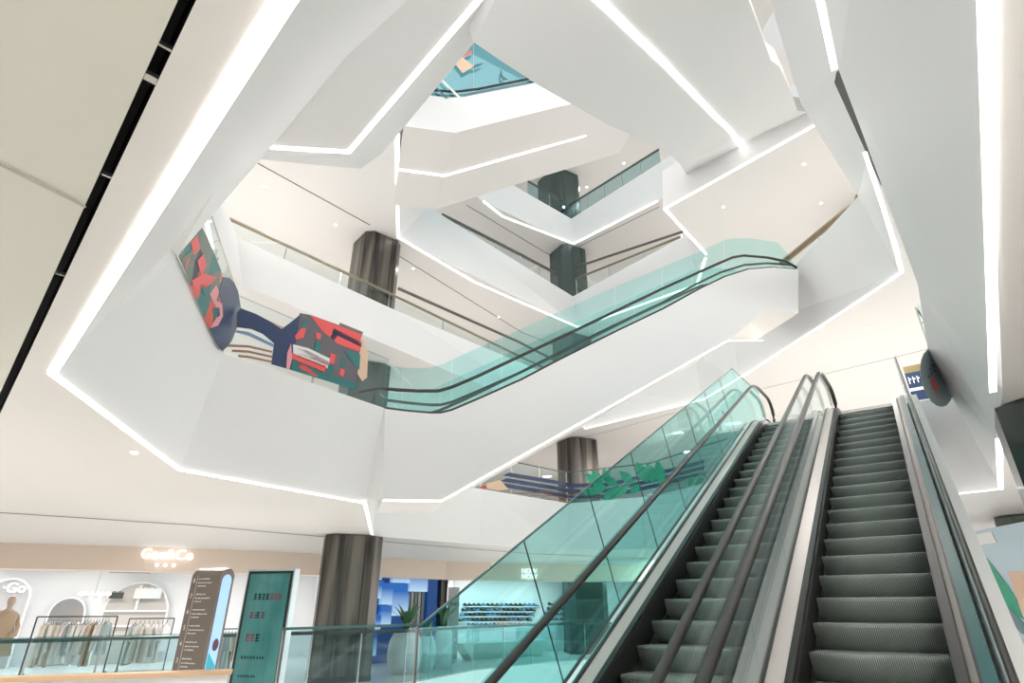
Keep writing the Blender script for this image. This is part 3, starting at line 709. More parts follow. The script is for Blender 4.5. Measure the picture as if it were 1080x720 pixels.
for pl, m in (([(327, 332), (381, 352), (380, 371), (357, 363), (340, 349)], coral), ([(350, 351), (381, 366), (381, 361), (352, 346)], navy), ([(362, 369), (380, 374), (379, 390), (370, 380)], tealp),
              ([(309, 363), (325, 367), (348, 378), (346, 389), (309, 374)], whitep), ([(309, 366), (325, 370), (348, 382), (347, 386), (309, 371)], pinkp), ([(308, 372), (344, 386), (342, 392), (308, 378)], coral),
              ([(308, 378), (336, 392), (375, 404), (375, 411), (307, 390)], tealp), ([(311, 380), (322, 385), (336, 397), (330, 396), (316, 388)], coral),
              ([(320, 338), (324, 337), (322, 346), (318, 345)], tealp), ([(318, 346), (323, 346), (320, 356), (312, 358), (311, 354)], coral), ([(333, 350), (339, 352), (338, 358), (334, 357)], coral),
              ([(333, 359), (338, 360), (338, 370), (331, 369)], tealp), ([(349, 372), (354, 374), (352, 384), (347, 382)], coral), ([(346, 384), (353, 387), (351, 394), (345, 392)], tealp),
              ([(361, 376), (365, 378), (363, 388), (359, 386)], tealp), ([(359, 388), (364, 390), (362, 397), (358, 395)], coral), ([(303, 372), (307, 362), (308, 378), (305, 390), (302, 388)], pinkp),
              ([(348, 355), (352, 350), (356, 354), (352, 359)], navy)):
    film(cornr, pl, Tb, Tc, m, .036)
film(cornr, [(358, 340), (383, 350), (381, 356), (358, 347)], Tb, Tc, olivep, -.06)
film(cornr, [(382, 356), (388, 372), (387, 398), (382, 402), (377, 394), (380, 372)], Tb, Tc, peach, .03)
for yy in (0, 5.5, 11):
    film(cornr, [(238+yy*1.2, 363+yy), (262, 364+yy), (287, 370+yy*.95), (287, 372+yy*.95), (262, 366.5+yy), (238+yy*1.2, 365.5+yy)], Tb, Tc, brownp, .03)
film(cornr, [(250, 348), (262, 350), (289, 363), (288, 366), (262, 354), (247, 350)], Tb, Tc, blueg, .03)
film(cornr, [(254, 326), (262, 328), (299, 345), (296, 349), (270, 333)], Tb, Tc, peach, .0)
sl_ = mat('slate_film', (.02, .12, .14), .4)
for pl_, m_ in FL: film(tf, pl_, ua, ub, {'peach_print': peach, 'coral_print': coral, 'slate': sl_, 'white': whitep}[m_], .02)  # upper glass: reflected colours and shapes beyond it, painted as flat films
# stripes
topl = [(480, 492), (532, 500), (587, 508.5), (604, 512), (640, 511), (690, 500), (742, 487), (777, 478)]
def yoff(l, x, o): return (x, interp(l, x)+o)
for k, o in enumerate((0, 6.2, 12.2)):
    x0 = 533-k*2.5; xs = [x0, 587, 604, 640, 690, 743]
    film_run(strr, [(x0+4, interp(topl, x0)+o-2)]+[yoff(topl, x, o-2) for x in xs[1:]]+[yoff(topl, x, o+2) for x in reversed(xs[1:])]+[(x0-3, interp(topl, x0)+o+1.2)], navy)
film_run(strr, [(506, 513.5), (516, 509), (527, 506), (537, 516), (524, 517)], peach, .032)
film_run(strr, [(505, 513.7), (512, 510.8), (514, 515)], redp, .036)
for o in (0, 3.6, 7.6):
    xs = list(range(524, 660, 6)); w1 = [(x, 517+o*1.0+1.8*sin((x-524)*.085)+(x-524)*.055-max(0, x-600)*.13) for x in xs]
    film_run(strr, w1+[(x, y+1.1) for x, y in reversed(w1)], brownp)
leaf = lambda cx, cy, L, a, w: [(cx+L*(t)*cos(a)-s*w*sin(pi*min(1, t*1.05))*sin(a), cy+L*t*sin(a)+s*w*sin(pi*min(1, t*1.05))*cos(a)) for s, T in ((1, [0, .2, .4, .6, .8, 1]), (-1, [.8, .6, .4, .2])) for t in T]
for cx, cy, L, a, w in ((634, 512, 22, -2.5, 5), (636, 512, 20, -2.2, 5), (640, 513, 20, 2.9, 5), (642, 510, 18, -1.9, 4.5), (650, 514, 22, 2.3, 5), (652, 512, 18, -2.6, 4.5), (668, 510, 20, -2.4, 5), (684, 509, 26, -2.1, 6), (690, 510, 24, -1.9, 6),
                        (698, 512, 28, -1.75, 6), (664, 512, 24, 2.6, 5), (612, 517, 18, .2, 4), (676, 510, 16, 2.4, 4)):
    film_run(strr, leaf(cx, cy, L, a, w), greenp, .04)
for cx, cy, L, a, w in ((726, 512, 12, -1.2, 3), (732, 512, 14, -.6, 3), (738, 511, 12, -1.6, 3), (735, 515, 14, .2, 3)):
    film_run(strr, leaf(cx, cy, L, a, w), greenp, .04)
# ------------------------------------------------------------------ GROUND FLOOR SHOPS
shopw = mat('shop_white', (.86, .87, .88), .5); greyw = mat('shop_grey', (.42, .42, .42), .5); glow = mat('sign_glow', (1, 1, 1), .5, emit=(1, 1, 1), es=.9)
bk = [P(0, 599, .87), P(150, 601.5, .87), P(300, 605, .87), P(470, 611, .87), P(548, 612, .87), P(700, 613, .87)]
e0 = (bk[0]-bk[1]).normalized(); bk = [bk[0]+e0*8]+bk; e1 = (bk[-1]-bk[-2]).normalized(); bk.append(bk[-1]+e1*8)
ztop, zbot = 1.46+EYE, .87+EYE
bm = bmesh.new()
for a, b in zip(bk, bk[1:]): addp(bm, [(a.x, a.y, zbot), (b.x, b.y, zbot), (b.x, b.y, ztop), (a.x, a.y, ztop)], [(0, 1, 2, 3)])
for a, b in zip(bk, bk[1:]):
    bh = Vector((-.35, .9, 0)); addp(bm, [(a.x, a.y, zbot), (b.x, b.y, zbot), (b.x+bh.x, b.y+bh.y, zbot), (a.x+bh.x, a.y+bh.y, zbot)], [(0, 1, 2, 3)])
struct('wall_shopfront', bm, pink)
jj = [J0]+J+[Vector((9, 22.8, C1+EYE)), Vector((14, 22.0, C1+EYE))]
bm = bmesh.new(); A = [bm.verts.new(p+Vector((0, 0, .0))) for p in jj]; B = [bm.verts.new((p.x, p.y, ztop)) for p in [bk[0], bk[1], bk[2], bk[3], bk[4], bk[5], bk[6], bk[7]]]
for i in range(7): bm.faces.new([A[i], A[i+1], B[i+1], B[i]])
struct('ceiling', bm, upceil)
bm = bmesh.new(); tri_poly(bm, [[Vector((p.x, p.y, zbot+.25)) for p in bk]+[Vector((20, 40, zbot+.25)), Vector((-24, 40, zbot+.25))]]); struct('ceiling', bm, shopw)
# perpendicular frames: a helper gives a point along the shopfront and behind it
def behind(px, depth, zpix=611):
    p = P(px, interp([(0, 599), (150, 601.5), (300, 605), (470, 611), (548, 612), (700, 613)], px), .87); v = Vector((p.x, p.y, 0)); return v*(1+depth/v.length)
bw = [behind(x, d) for x, d in ((-80, 5), (0, 5), (150, 5), (335, 5))]
def wl(pts, z0, z1, m, nm):
    bm = bmesh.new()
    for a, b in zip(pts, pts[1:]): addp(bm, [(a.x, a.y, z0), (b.x, b.y, z0), (b.x, b.y, z1), (a.x, a.y, z1)], [(0, 1, 2, 3)])
    return struct(nm, bm, m)
wl(bw, 0, 2.75, shopw, 'wall_shop'); wl([behind(335, 5), behind(342, 0)], 0, 2.75, shopw, 'wall_shop')
wl([behind(474, .1), behind(478, 3.5), behind(600, 3.5), behind(700, 3.5)], 0, 2.75, shopw, 'wall_shop')
def wpt(px, d, z=0): v = behind(px, d); return Vector((v.x, v.y, z))
def quad_on(px0, px1, d, y0, y1): pass
def wall_axes(px, d):
    a, b = wpt(px-6, d), wpt(px+6, d); u = (b-a).normalized(); return wpt(px, d), u
def onwall(px, py, d, x0=None):
    """pixel on the plane parallel to the shopfront d behind it"""
    p, u = wall_axes(x0 if x0 is not None else px, d); return onp(px, py, p, Vector((u.y, -u.x, 0))), u
def text(s, size, m, loc, rz, parent=None, label=None, cat='sign', ext=.01, nm='letter', align='CENTER'):
    """every glyph is a part"""
    cu = bpy.data.curves.new('txt', 'FONT'); cu.body = s; cu.size = size; cu.extrude = ext; cu.align_x = align; cu.align_y = 'CENTER'
    tmp = bpy.data.objects.new('txt', cu); C.objects.link(tmp); dg = bpy.context.evaluated_depsgraph_get(); me = bpy.data.meshes.new_from_object(tmp.evaluated_get(dg))
    bpy.data.objects.remove(tmp); bpy.data.curves.remove(cu)
    me.name = nm; me.materials.clear(); me.materials.append(m)
    o = bpy.data.objects.new(nm, me); C.objects.link(o); o.rotation_euler = (pi/2, 0, rz); o.location = loc
    if parent: o.parent = parent
    if label: tag(o, label, cat)
    return o
# lit shop name on the pink band
def word(s, px, py, size, label, d=0.0, m=None, ext=.02, dots=False, dark=False):
    p, u = onwall(px, py, d); rz = atan2(u.y, u.x)
    n = Vector((u.y, -u.x, 0)); p = p+n*.06
    t = thing('shop_sign', label, 'sign', p, rz)
    text(s, size, m or glow, (0, 0, 0), 0, t, nm='lettering', ext=ext)
    if dots:
        for k in (-1, 0, 1):
            bm = bmesh.new(); lathe(bm, [(0, -.02), (size*.12, -.02), (size*.12, .02), (0, .02)], 12); o = mesh_obj('dot', bm, m or glow, t); o.rotation_euler = (pi/2, 0, 0); o.location = (k*size*.55, 0, -size*.72)
    return t
word('Gac&Co', 177, 585, .36, 'white lit shop name lettering on the warm band above the clothes shop', dots=True)
# grey arch panels at the back of the clothes shop
def arch(px0, px1, ytop, d, m, label, nm='wall_arch', zb=0.0, frame=None, depth=.05, shelf=False):
    pc = (px0+px1)/2; p, u = wall_axes(pc, d); n = Vector((u.y, -u.x, 0))
    A_ = onp(px0, ytop+15, p, n); B_ = onp(px1, ytop+15, p, n); T_ = onp(pc, ytop, p, n)
    W = (Vector((B_.x, B_.y, 0))-Vector((A_.x, A_.y, 0))).length; c = (A_+B_)/2; H_ = T_.z
    t = thing(nm, label, 'arch', (c.x, c.y, zb), atan2(u.y, u.x))
    r = W/2; hs = max(.2, H_-zb-r)
    out = [(-r, 0), (r, 0)]+[(r*cos(a), hs+r*sin(a)) for a in [pi*i/14 for i in range(15)]]
    bm = bmesh.new(); slabpoly(bm, [Vector((x, 0, z)) for x, z in out], (0, depth, 0)); mesh_obj('arch_panel', bm, m, t)
    bm = bmesh.new(); sweep(bm, [Vector((x, -.01, z)) for x, z in out[1:]]+[Vector((-r, -.01, 0))], rect(.05, .05), up=(0, 1, 0)); mesh_obj('arch_trim', bm, frame or shopw, t)
    if shelf:
        for z in (hs*.72, hs*1.02):
            bm = bmesh.new(); box(bm, -r, -.16, z, r, 0, z+.05); mesh_obj('shelf', bm, shopw, t)
        bm = bmesh.new(); box(bm, -.03, -.16, hs*1.02, .03, 0, hs+r*.9); mesh_obj('divider', bm, shopw, t)
    return t
arch(-14, 33, 610, 4.2, greyw, 'grey arch with lit lettering at the far left of the clothes shop')
word('·Go·', 18, 620, .38, 'small white lit lettering on the grey arch at the far left', d=4.1)
arch(52, 90, 630, 4.8, mat('mirror_grey', (.45, .46, .47), .15, .6), 'low round topped mirror behind the left clothes rack')
arch(113, 180, 614, 4.8, mat('arch_beige', (.55, .52, .48), .5), 'wide beige arch niche with shelves behind the right clothes rack', shelf=True)
# goods on the niche shelf
cols = [(.05, .06, .05), (.75, .72, .68), (.7, .74, .75)]
for k, (px, c) in enumerate([(127, 0), (133, 0), (152, 1), (158, 1), (165, 2), (172, 2)]):
    p, u = wall_axes(px, 4.55); z = onp(px, 631, p, Vector((u.y, -u.x, 0))).z
    bm = bmesh.new(); box(bm, -.1, -.07, 0, .1, .07, .18 if c == 0 else .3); bar(bm, (-.05, 0, .2 if c == 0 else .32), (.05, 0, .2 if c == 0 else .32), .02)
    o = mesh_obj('handbag', bm, mat('bag%d' % k, cols[c], .5)); o.location = (p.x, p.y, z); o.rotation_euler = (0, 0, atan2(u.y, u.x))
    tag(o, ['%s handbag standing on the niche shelf, %s' % (n1, n2) for n1, n2 in (('small black', 'leftmost of all'), ('small black', 'second from the left'), ('cream', 'left one of the two creams'), ('cream', 'right one of the two creams'), ('pale blue', 'next to the creams'), ('pale blue', 'rightmost of all'))][k], 'handbag', 'handbags on the niche shelf')
# clothes racks
black_m = mat('rack_black', (.03, .03, .03), .4)
GC = [(.90, .89, .87), (.88, .85, .80), (.80, .85, .86), (.93, .93, .93), (.50, .60, .62), (.70, .58, .46), (.92, .90, .88)]
GM = [mat('cloth%d' % k, c, .8) for k, c in enumerate(GC)]
def garment_mesh(L, W):
    bm = bmesh.new(); rings = []
    for j, (z, w, t) in enumerate([(0, .10, .03), (-.06, .30, .05), (-.2, .36, .07), (-L*.6, W*.8, .08), (-L, W, .10)]):
        ring = []
        for i in range(16):
            a = 2*pi*i/16; f = 1+(.12*sin(a*5) if j > 2 else 0)
            ring.append(bm.verts.new((t/2*f*cos(a), w/2*f*sin(a), z)))
        rings.append(ring)
    for A, B in zip(rings, rings[1:]):
        for i in range(16): bm.faces.new([A[i], A[(i+1) % 16], B[(i+1) % 16], B[i]])
    bm.faces.new(rings[0]); bm.faces.new(list(reversed(rings[-1])))
    for s in (-1, 1):
        bar(bm, (0, s*.16, -.08), (0, s*.26, -.45), .07, .05)
    bmesh.ops.recalc_face_normals(bm, faces=bm.faces); me = bpy.data.meshes.new('garment'); bm.to_mesh(me); bm.free(); return me
def hanger_mesh():
    bm = bmesh.new(); sweep(bm, [Vector((0, -.2, -.07)), Vector((0, 0, .02)), Vector((0, .2, -.07))], circ(.008, 6), up=(1, 0, 0)); sweep(bm, [Vector((0, 0, .02)), Vector((0, 0, .07)), Vector((0, .03, .09))], circ(.006, 6), up=(1, 0, 0))
    me = bpy.data.meshes.new('hanger'); bm.to_mesh(me); bm.free(); me.materials.append(black_m); return me
HM = hanger_mesh()
def rack(px0, px1, py, d, n, label, glabel, group, seed, zb=None):
    p0, u = wall_axes((px0+px1)/2, d); nn_ = Vector((u.y, -u.x, 0))
    a = onp(px0, py, p0, nn_); b = onp(px1, py, p0, nn_); H_ = (a.z+b.z)/2; L = (Vector((b.x-a.x, b.y-a.y, 0))).length
    t = thing('clothes_rack', label, 'clothes rack', (a.x, a.y, 0), atan2(u.y, u.x))
    bm = bmesh.new(); bar(bm, (-.05, 0, H_), (L+.05, 0, H_), .03); mesh_obj('top_bar', bm, black_m, t)
    for x in (-.05, L+.05):
        bm = bmesh.new(); bar(bm, (x, 0, 0.04), (x, 0, H_), .03); mesh_obj('upright', bm, black_m, t)
        bm = bmesh.new(); box(bm, x-.02, -.3, .01, x+.02, .3, .04); mesh_obj('foot', bm, black_m, t)
    rnd = random.Random(seed); meshes = []
    for mi, g in enumerate(GM):
        me = garment_mesh(rnd.uniform(.7, 1.05), rnd.uniform(.42, .58)); me.materials.append(g); meshes.append(me)
    for k in range(n):
        f = .06+.88*(k+.5)/n; g = bpy.data.objects.new('garment', rnd.choice(meshes)); C.objects.link(g)
        g.location = (a.x+u.x*L*f, a.y+u.y*L*f, H_-.125); g.rotation_euler = (0, 0, atan2(u.y, u.x)+rnd.uniform(-.5, .5)); tag(g, glabel, 'garment', group)
        h = bpy.data.objects.new('hanger', HM); C.objects.link(h); h.parent = g
    return t
rack(42, 122, 650, 1.6, 22, 'long black clothes rack full of pale garments at the left of the shop', 'pale garment hanging on the long left clothes rack', 'garments on the long left rack', 3)
rack(139, 182, 652, 2.2, 8, 'short black clothes rack in front of the beige niche', 'pale blue or white garment hanging on the short rack by the niche', 'garments on the short rack', 5)
rack(228, 256, 663, 1.8, 7, 'small rack of dark garments between the two upright signs', 'garment hanging on the small rack between the two upright signs', 'garments on the rack between the signs', 9)
# mannequin in the beige coat at the far left
p, u = wall_axes(24, .9); man = mat('mannequin_skin', (.62, .50, .40), .5); coat = mat('beige_coat', (.55, .42, .30), .8)
t = thing('mannequin', 'shop mannequin in a beige coat at the far left of the clothes shop', 'mannequin', (p.x, p.y, 0), atan2(u.y, u.x)+.5)
bm = bmesh.new(); lathe(bm, [(.0, 0), (.18, 0), (.18, .02), (.02, .03), (.02, .8)], 16); mesh_obj('stand', bm, steel, t)
bm = bmesh.new(); lathe(bm, [(0, .78), (.2, .8), (.23, 1.0), (.17, 1.22), (.2, 1.42), (.17, 1.5), (.06, 1.56), (.055, 1.62), (.085, 1.68), (.095, 1.75), (.07, 1.83), (0, 1.86)], 18); o = mesh_obj('body', bm, man, t, True); o.scale = (1, .7, 1)
bm = bmesh.new(); lathe(bm, [(.17, 1.5), (.24, 1.44), (.22, 1.2), (.27, .9), (.34, .5), (.32, .5), (.2, 1.2), (.16, 1.45)], 18); o = mesh_obj('coat', bm, coat, t, True); o.scale = (1, .75, 1)
for s in (-1, 1):
    bm = bmesh.new(); sweep(bm, [Vector((s*.2, 0, 1.42)), Vector((s*.3, -.02, 1.15)), Vector((s*.26, -.2, .98)), Vector((s*.12, -.26, .98))], circ(.05, 8)); mesh_obj('sleeve', bm, coat, t, True)
# tilted flat ceiling lamp and small chandelier
p, u = onwall(137, 604, 1.5)
t = thing('ceiling_fitting', 'flat oval dark fitting under the shop ceiling below the lit name', 'ceiling light', p, atan2(u.y, u.x))
bm = bmesh.new(); lathe(bm, [(0, .03), (.5, .0), (.52, .03), (.3, .08), (0, .1)], 24); o = mesh_obj('shade', bm, mat('fitting_grey', (.3, .33, .33), .4), t); o.scale = (1, .5, 1)
bm = bmesh.new(); bar(bm, (.3, 0, .08), (.3, 0, .3), .03); mesh_obj('stem', bm, steel, t)
p, u = onwall(99, 630, 2.6)
t = thing('chandelier', 'small chandelier with little white globes hanging in the clothes shop', 'chandelier', p, 0)
bm = bmesh.new(); bar(bm, (0, 0, 0), (0, 0, 1.0), .012); mesh_obj('stem', bm, steel, t)
for k in range(8):
    a = 2*pi*k/8; bm = bmesh.new(); sweep(bm, [Vector((0, 0, .05)), Vector((.2*cos(a), .2*sin(a), 0)), Vector((.36*cos(a), .36*sin(a), .04))], circ(.008, 6)); mesh_obj('arm', bm, steel, t)
    bm = bmesh.new(); lathe(bm, [(0, -.05), (.05, 0), (0, .05)], 10, (.36*cos(a), .36*sin(a), .1)); mesh_obj('globe', bm, ledw, t, True)
# hanging ceiling track lines in the shop cove
# ------------------------------------------------------------------ BLUE DISPLAY WALL
def bluemat(nm, lo_, hi_, es=.35):  # blocks pale at the foot: light from below painted in colour and glow
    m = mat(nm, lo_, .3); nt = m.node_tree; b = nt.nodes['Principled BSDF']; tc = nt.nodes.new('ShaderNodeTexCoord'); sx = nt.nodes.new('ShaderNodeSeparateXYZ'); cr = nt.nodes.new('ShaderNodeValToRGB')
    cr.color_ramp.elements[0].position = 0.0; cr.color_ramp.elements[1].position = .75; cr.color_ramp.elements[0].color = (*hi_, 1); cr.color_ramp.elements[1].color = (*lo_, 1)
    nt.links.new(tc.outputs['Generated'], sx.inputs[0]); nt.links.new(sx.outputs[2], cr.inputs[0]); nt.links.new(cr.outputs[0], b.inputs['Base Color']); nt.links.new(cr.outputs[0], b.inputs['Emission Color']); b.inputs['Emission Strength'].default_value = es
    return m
bg = bluemat('blue_foot_glow', (.02, .14, .48), (.50, .72, .92)); bd = mat('deep_blue', (.008, .055, .20), .3, emit=(.01, .06, .25), es=.3)
pw, uw = wall_axes(430, .35); nw = Vector((uw.y, -uw.x, 0)); 
base = onp(388, 640, pw, nw); end = onp(471, 640, pw, nw); topz = onp(430, 597, pw, nw).z
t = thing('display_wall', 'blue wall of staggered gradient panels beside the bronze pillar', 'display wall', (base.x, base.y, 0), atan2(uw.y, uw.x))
Wd = (Vector((end.x-base.x, end.y-base.y, 0))).length
def loc2(px, py):
    q = onp(px, py, pw, nw); return ((Vector((q.x-base.x, q.y-base.y, 0))).dot(uw), q.z)
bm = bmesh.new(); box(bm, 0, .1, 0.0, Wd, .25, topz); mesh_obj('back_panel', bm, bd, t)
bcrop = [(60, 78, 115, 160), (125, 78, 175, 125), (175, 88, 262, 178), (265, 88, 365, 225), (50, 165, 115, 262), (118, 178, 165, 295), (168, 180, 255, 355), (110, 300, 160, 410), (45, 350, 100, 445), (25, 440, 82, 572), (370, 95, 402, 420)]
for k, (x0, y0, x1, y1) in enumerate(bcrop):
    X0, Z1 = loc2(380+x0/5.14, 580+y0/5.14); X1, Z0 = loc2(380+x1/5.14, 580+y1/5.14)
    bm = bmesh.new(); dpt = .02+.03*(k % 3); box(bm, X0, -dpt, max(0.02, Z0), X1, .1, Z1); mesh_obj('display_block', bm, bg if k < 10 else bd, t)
X0, Z1 = loc2(430, 624); X1, Z0 = loc2(446, 672)
for k in range(5):
    bm = bmesh.new(); xa = X0+(X1-X0)*k/5; box(bm, xa+.02, .02, .02, xa+(X1-X0)/5-.02, .1, Z1); mesh_obj('curtain_panel', bm, mat('drape%d' % k, (.35, .38, .36) if k % 2 else (.16, .18, .17), .5), t)
X0, Z1 = loc2(464.5, 597); X1, _ = loc2(471, 600)
bm = bmesh.new(); box(bm, X0, -.12, 0, X1, .25, Z1+.02); mesh_obj('edge_post', bm, colm, t)
# ------------------------------------------------------------------ POTS WITH PLANTS, BENCH
potm = mat('pale_pot', (.78, .82, .80), .5); leafm = mat('leaf_green', (.06, .16, .07), .5); leafy = mat('leaf_pale', (.35, .38, .22), .5); soil = mat('soil', (.04, .03, .02), .9)
def pot(px, d, r, h, label, sl, nl, lh):
    q = Dp(px, 700, d)
    t = thing('potted_plant', label, 'potted plant', (q.x, q.y, 0))
    bm = bmesh.new(); lathe(bm, [(0, 0), (r*.7, 0), (r*.95, h*.2), (r*1.0, h*.45), (r*.9, h*.8), (r*.68, h), (r*.6, h), (r*.6, h-.06), (0, h-.06)], 28); mesh_obj('pot', bm, potm, t, True)
    bm = bmesh.new(); lathe(bm, [(0, h-.05), (r*.59, h-.05), (r*.59, h-.08), (0, h-.08)], 16); mesh_obj('soil', bm, soil, t)
    rnd = random.Random(sl)
    for k in range(nl):
        a = rnd.uniform(0, 2*pi); lean = rnd.uniform(.15, .75); L = lh*rnd.uniform(.6, 1.0); wd = .05+.05*rnd.random()
        bm = bmesh.new(); P0_ = []; 
        for i in range(7):
            s = i/6; rr = lean*L*s*s; z = h-.05+L*s*(1-.25*s*lean); ww = wd*sin(pi*min(1, .12+s*.88))+.004
            c_ = Vector((rr*cos(a), rr*sin(a), z)); sd = Vector((-sin(a), cos(a), 0))*ww
            P0_.append((c_-sd, c_+Vector((0, 0, -.01)), c_+sd))
        vs = [[bm.verts.new(p) for p in r3] for r3 in P0_]
        for A_, B_ in zip(vs, vs[1:]):
            bm.faces.new([A_[0], A_[1], B_[1], B_[0]]); bm.faces.new([A_[1], A_[2], B_[2], B_[1]])
        mesh_obj('leaf', bm, leafy if (k % 4 == 0) else leafm, t, True)
    return t
pot(426, 17.6, .47, .98, 'widest round pale pot with upright leaves behind the glass railing', 2, 16, .95)
pot(449.5, 18.0, .25, .86, 'middle pale pot between the widest pot and the rightmost pot', 4, 7, .55)
pot(467, 18.8, .27, 1.08, 'rightmost tall pale pot with arching leaves beside the blue wall', 6, 10, .75)
q0, q1 = P(492, 699, F1), P(586, 692, F1); ud = Vector((q1.x-q0.x, q1.y-q0.y, 0)); Lb = ud.length
cen = (q0+q1)/2+Vector((-.35, .8, 0))
bm = bmesh.new(); addp(bm, [(-Lb*.40, -.22, 0), (Lb*.40, -.22, 0), (Lb*.40, .22, 0), (-Lb*.40, .22, 0), (-Lb*.5, -.3, .5), (Lb*.5, -.3, .5), (Lb*.5, .3, .5), (-Lb*.5, .3, .5)], [(0, 3, 2, 1), (4, 5, 6, 7), (0, 1, 5, 4), (1, 2, 6, 5), (2, 3, 7, 6), (3, 0, 4, 7)])
o = mesh_obj('bench', bm, mat('bench_mint', (.42, .60, .54), .5)); o.location = (cen.x, cen.y, 0); o.rotation_euler = (0, 0, atan2(ud.y, ud.x)); tag(o, 'long mint coloured bench with sloping ends in front of the shoe shop', 'bench')
# ------------------------------------------------------------------ SHOE SHOP
p, u = wall_axes(478, .4); rzs = atan2(u.y, u.x)
a_ = onp(472, 640, p, Vector((u.y, -u.x, 0))); b_ = onp(484, 640, p, Vector((u.y, -u.x, 0)))
zt_ = onp(478, 619, p, Vector((u.y, -u.x, 0))).z; wdt = (Vector((b_.x-a_.x, b_.y-a_.y, 0))).length
t = thing('pylon_sign', 'narrow grey panel with a dark word at the left side of the shoe shop', 'sign', (a_.x, a_.y, 0), rzs)
bm = bmesh.new(); box(bm, 0, 0, 0, wdt, .08, zt_); mesh_obj('panel', bm, greyw, t)
zz = onp(478, 637, p, Vector((u.y, -u.x, 0))).z
text('ONES', .17, black, (wdt/2, -.01, zz), 0, t, nm='lettering', ext=.004)
def ww(px, py, d=3.3): q, u = onwall(px, py, d, 540); return q
_, us = onwall(540, 650, 3.3, 540); rz3 = atan2(us.y, us.x)
def shoe_mesh(m):
    bm = bmesh.new(); sec = [(0, .035, .09), (.04, .038, .12), (.09, .034, .10), (.15, .036, .065), (.21, .04, .05), (.26, .03, .035), (.28, .01, .02)]
    rings = []
    for x, w, h in sec: rings.append([bm.verts.new((x-.14, y, z)) for y, z in ((-w, 0), (w, 0), (w, h*.6), (w*.4, h), (-w*.4, h), (-w, h*.6))])
    for A_, B_ in zip(rings, rings[1:]):
        for i in range(6): bm.faces.new([A_[i], A_[(i+1) % 6], B_[(i+1) % 6], B_[i]])
    bm.faces.new(list(reversed(rings[0]))); bm.faces.new(rings[-1])
    me = bpy.data.meshes.new('shoe'); bmesh.ops.recalc_face_normals(bm, faces=bm.faces); bm.to_mesh(me); bm.free(); me.materials.append(m); return me
SM = [shoe_mesh(mat('shoe_navy', (.03, .06, .13), .5)), shoe_mesh(mat('shoe_black', (.02, .02, .025), .5)), shoe_mesh(mat('shoe_blue', (.08, .2, .38), .5)), shoe_mesh(mat('shoe_orange', (.75, .10, .04), .5))]
ns = Vector((us.y, -us.x, 0))
rows = [(639, 492, 565, 'top'), (644.5, 490, 562, 'second'), (649.5, 488, 560, 'third'), (655, 486, 558, 'lowest')]
rows2 = [(638, 581, 594, 'top'), (643, 580, 594, 'second'), (648.5, 578, 594, 'third'), (654, 576, 594, 'lowest')]
for R_, side, step_ in ((rows, 'long left', 4.6), (rows2, 'short right', 4.6)):
    for (py, x0, x1, nm_) in R_:
        a_, b_ = ww(x0-1, py), ww(x1+1, py); zs = (a_.z+b_.z)/2
        t = thing('wall_shelf', '%s shelf of the %s bay on the white shoe shop wall' % (nm_, side), 'shelf', (a_.x, a_.y, zs), rz3)
        L = Vector((b_.x-a_.x, b_.y-a_.y, 0)).length
        bm = bmesh.new(); box(bm, 0, -.14, -.03, L, .16, -.001); mesh_obj('board', bm, shopw, t)
        for xx in (.1, L-.1):
            bm = bmesh.new(); box(bm, xx-.01, -.1, -.09, xx+.01, .16, -.03); mesh_obj('bracket', bm, steel, t)
        n = int((x1-x0)/step_)
        rnd = random.Random(int(py*7+x0))
        for k in range(n+1):
            px = x0+k*(x1-x0)/n; q = ww(px, py)
            o = bpy.data.objects.new('shoe', SM[rnd.choice([0, 1, 1, 2])]); C.objects.link(o); o.location = (q.x+ns.x*.03, q.y+ns.y*.03, zs); o.rotation_euler = (0, 0, rz3+rnd.uniform(-.2, .2))
            tag(o, 'dark shoe on the %s shelf of the %s bay' % (nm_, side), 'shoe', 'shoes on the %s shelf, %s bay' % (nm_, side))
q0_, q1_ = ww(494, 660, 2.65), ww(556, 660, 2.65)
t = thing('display_table', 'low white table holding orange and navy shoes in the shoe shop', 'table', ((q0_.x+q1_.x)/2, (q0_.y+q1_.y)/2, 0), rz3)
L = Vector((q1_.x-q0_.x, q1_.y-q0_.y, 0)).length; zt2 = (q0_.z+q1_.z)/2
bm = bmesh.new(); box(bm, -L/2, -.3, zt2-.05, L/2, .3, zt2); mesh_obj('tabletop', bm, shopw, t)
for s in (-1, 1):
    bm = bmesh.new(); box(bm, s*L*.42-.2, -.25, 0, s*L*.42+.2, .25, zt2-.05); mesh_obj('pedestal', bm, mat('mint_board%d' % s, (.5, .68, .66), .5), t)
for k in range(14):
    f = (k+.5)/14; o = bpy.data.objects.new('shoe', SM[3] if k > 6 else SM[k % 3]); C.objects.link(o)
    o.location = (q0_.x+(q1_.x-q0_.x)*f, q0_.y+(q1_.y-q0_.y)*f, zt2+.001); o.rotation_euler = (0, 0, rz3+.5+.1*sin(k*3))
    tag(o, 'orange shoe on the low white table' if k > 6 else 'dark navy or black shoe on the left half of the low white table', 'shoe', 'orange shoes on the table' if k > 6 else 'dark shoes on the table')
t = word('NOW', 558, 602, .22, 'white lit two line emblem lettering on the band over the shoe shop', m=glow)
text('NOW', .22, glow, (0, 0, -.2), 0, t, nm='lettering', ext=.02)
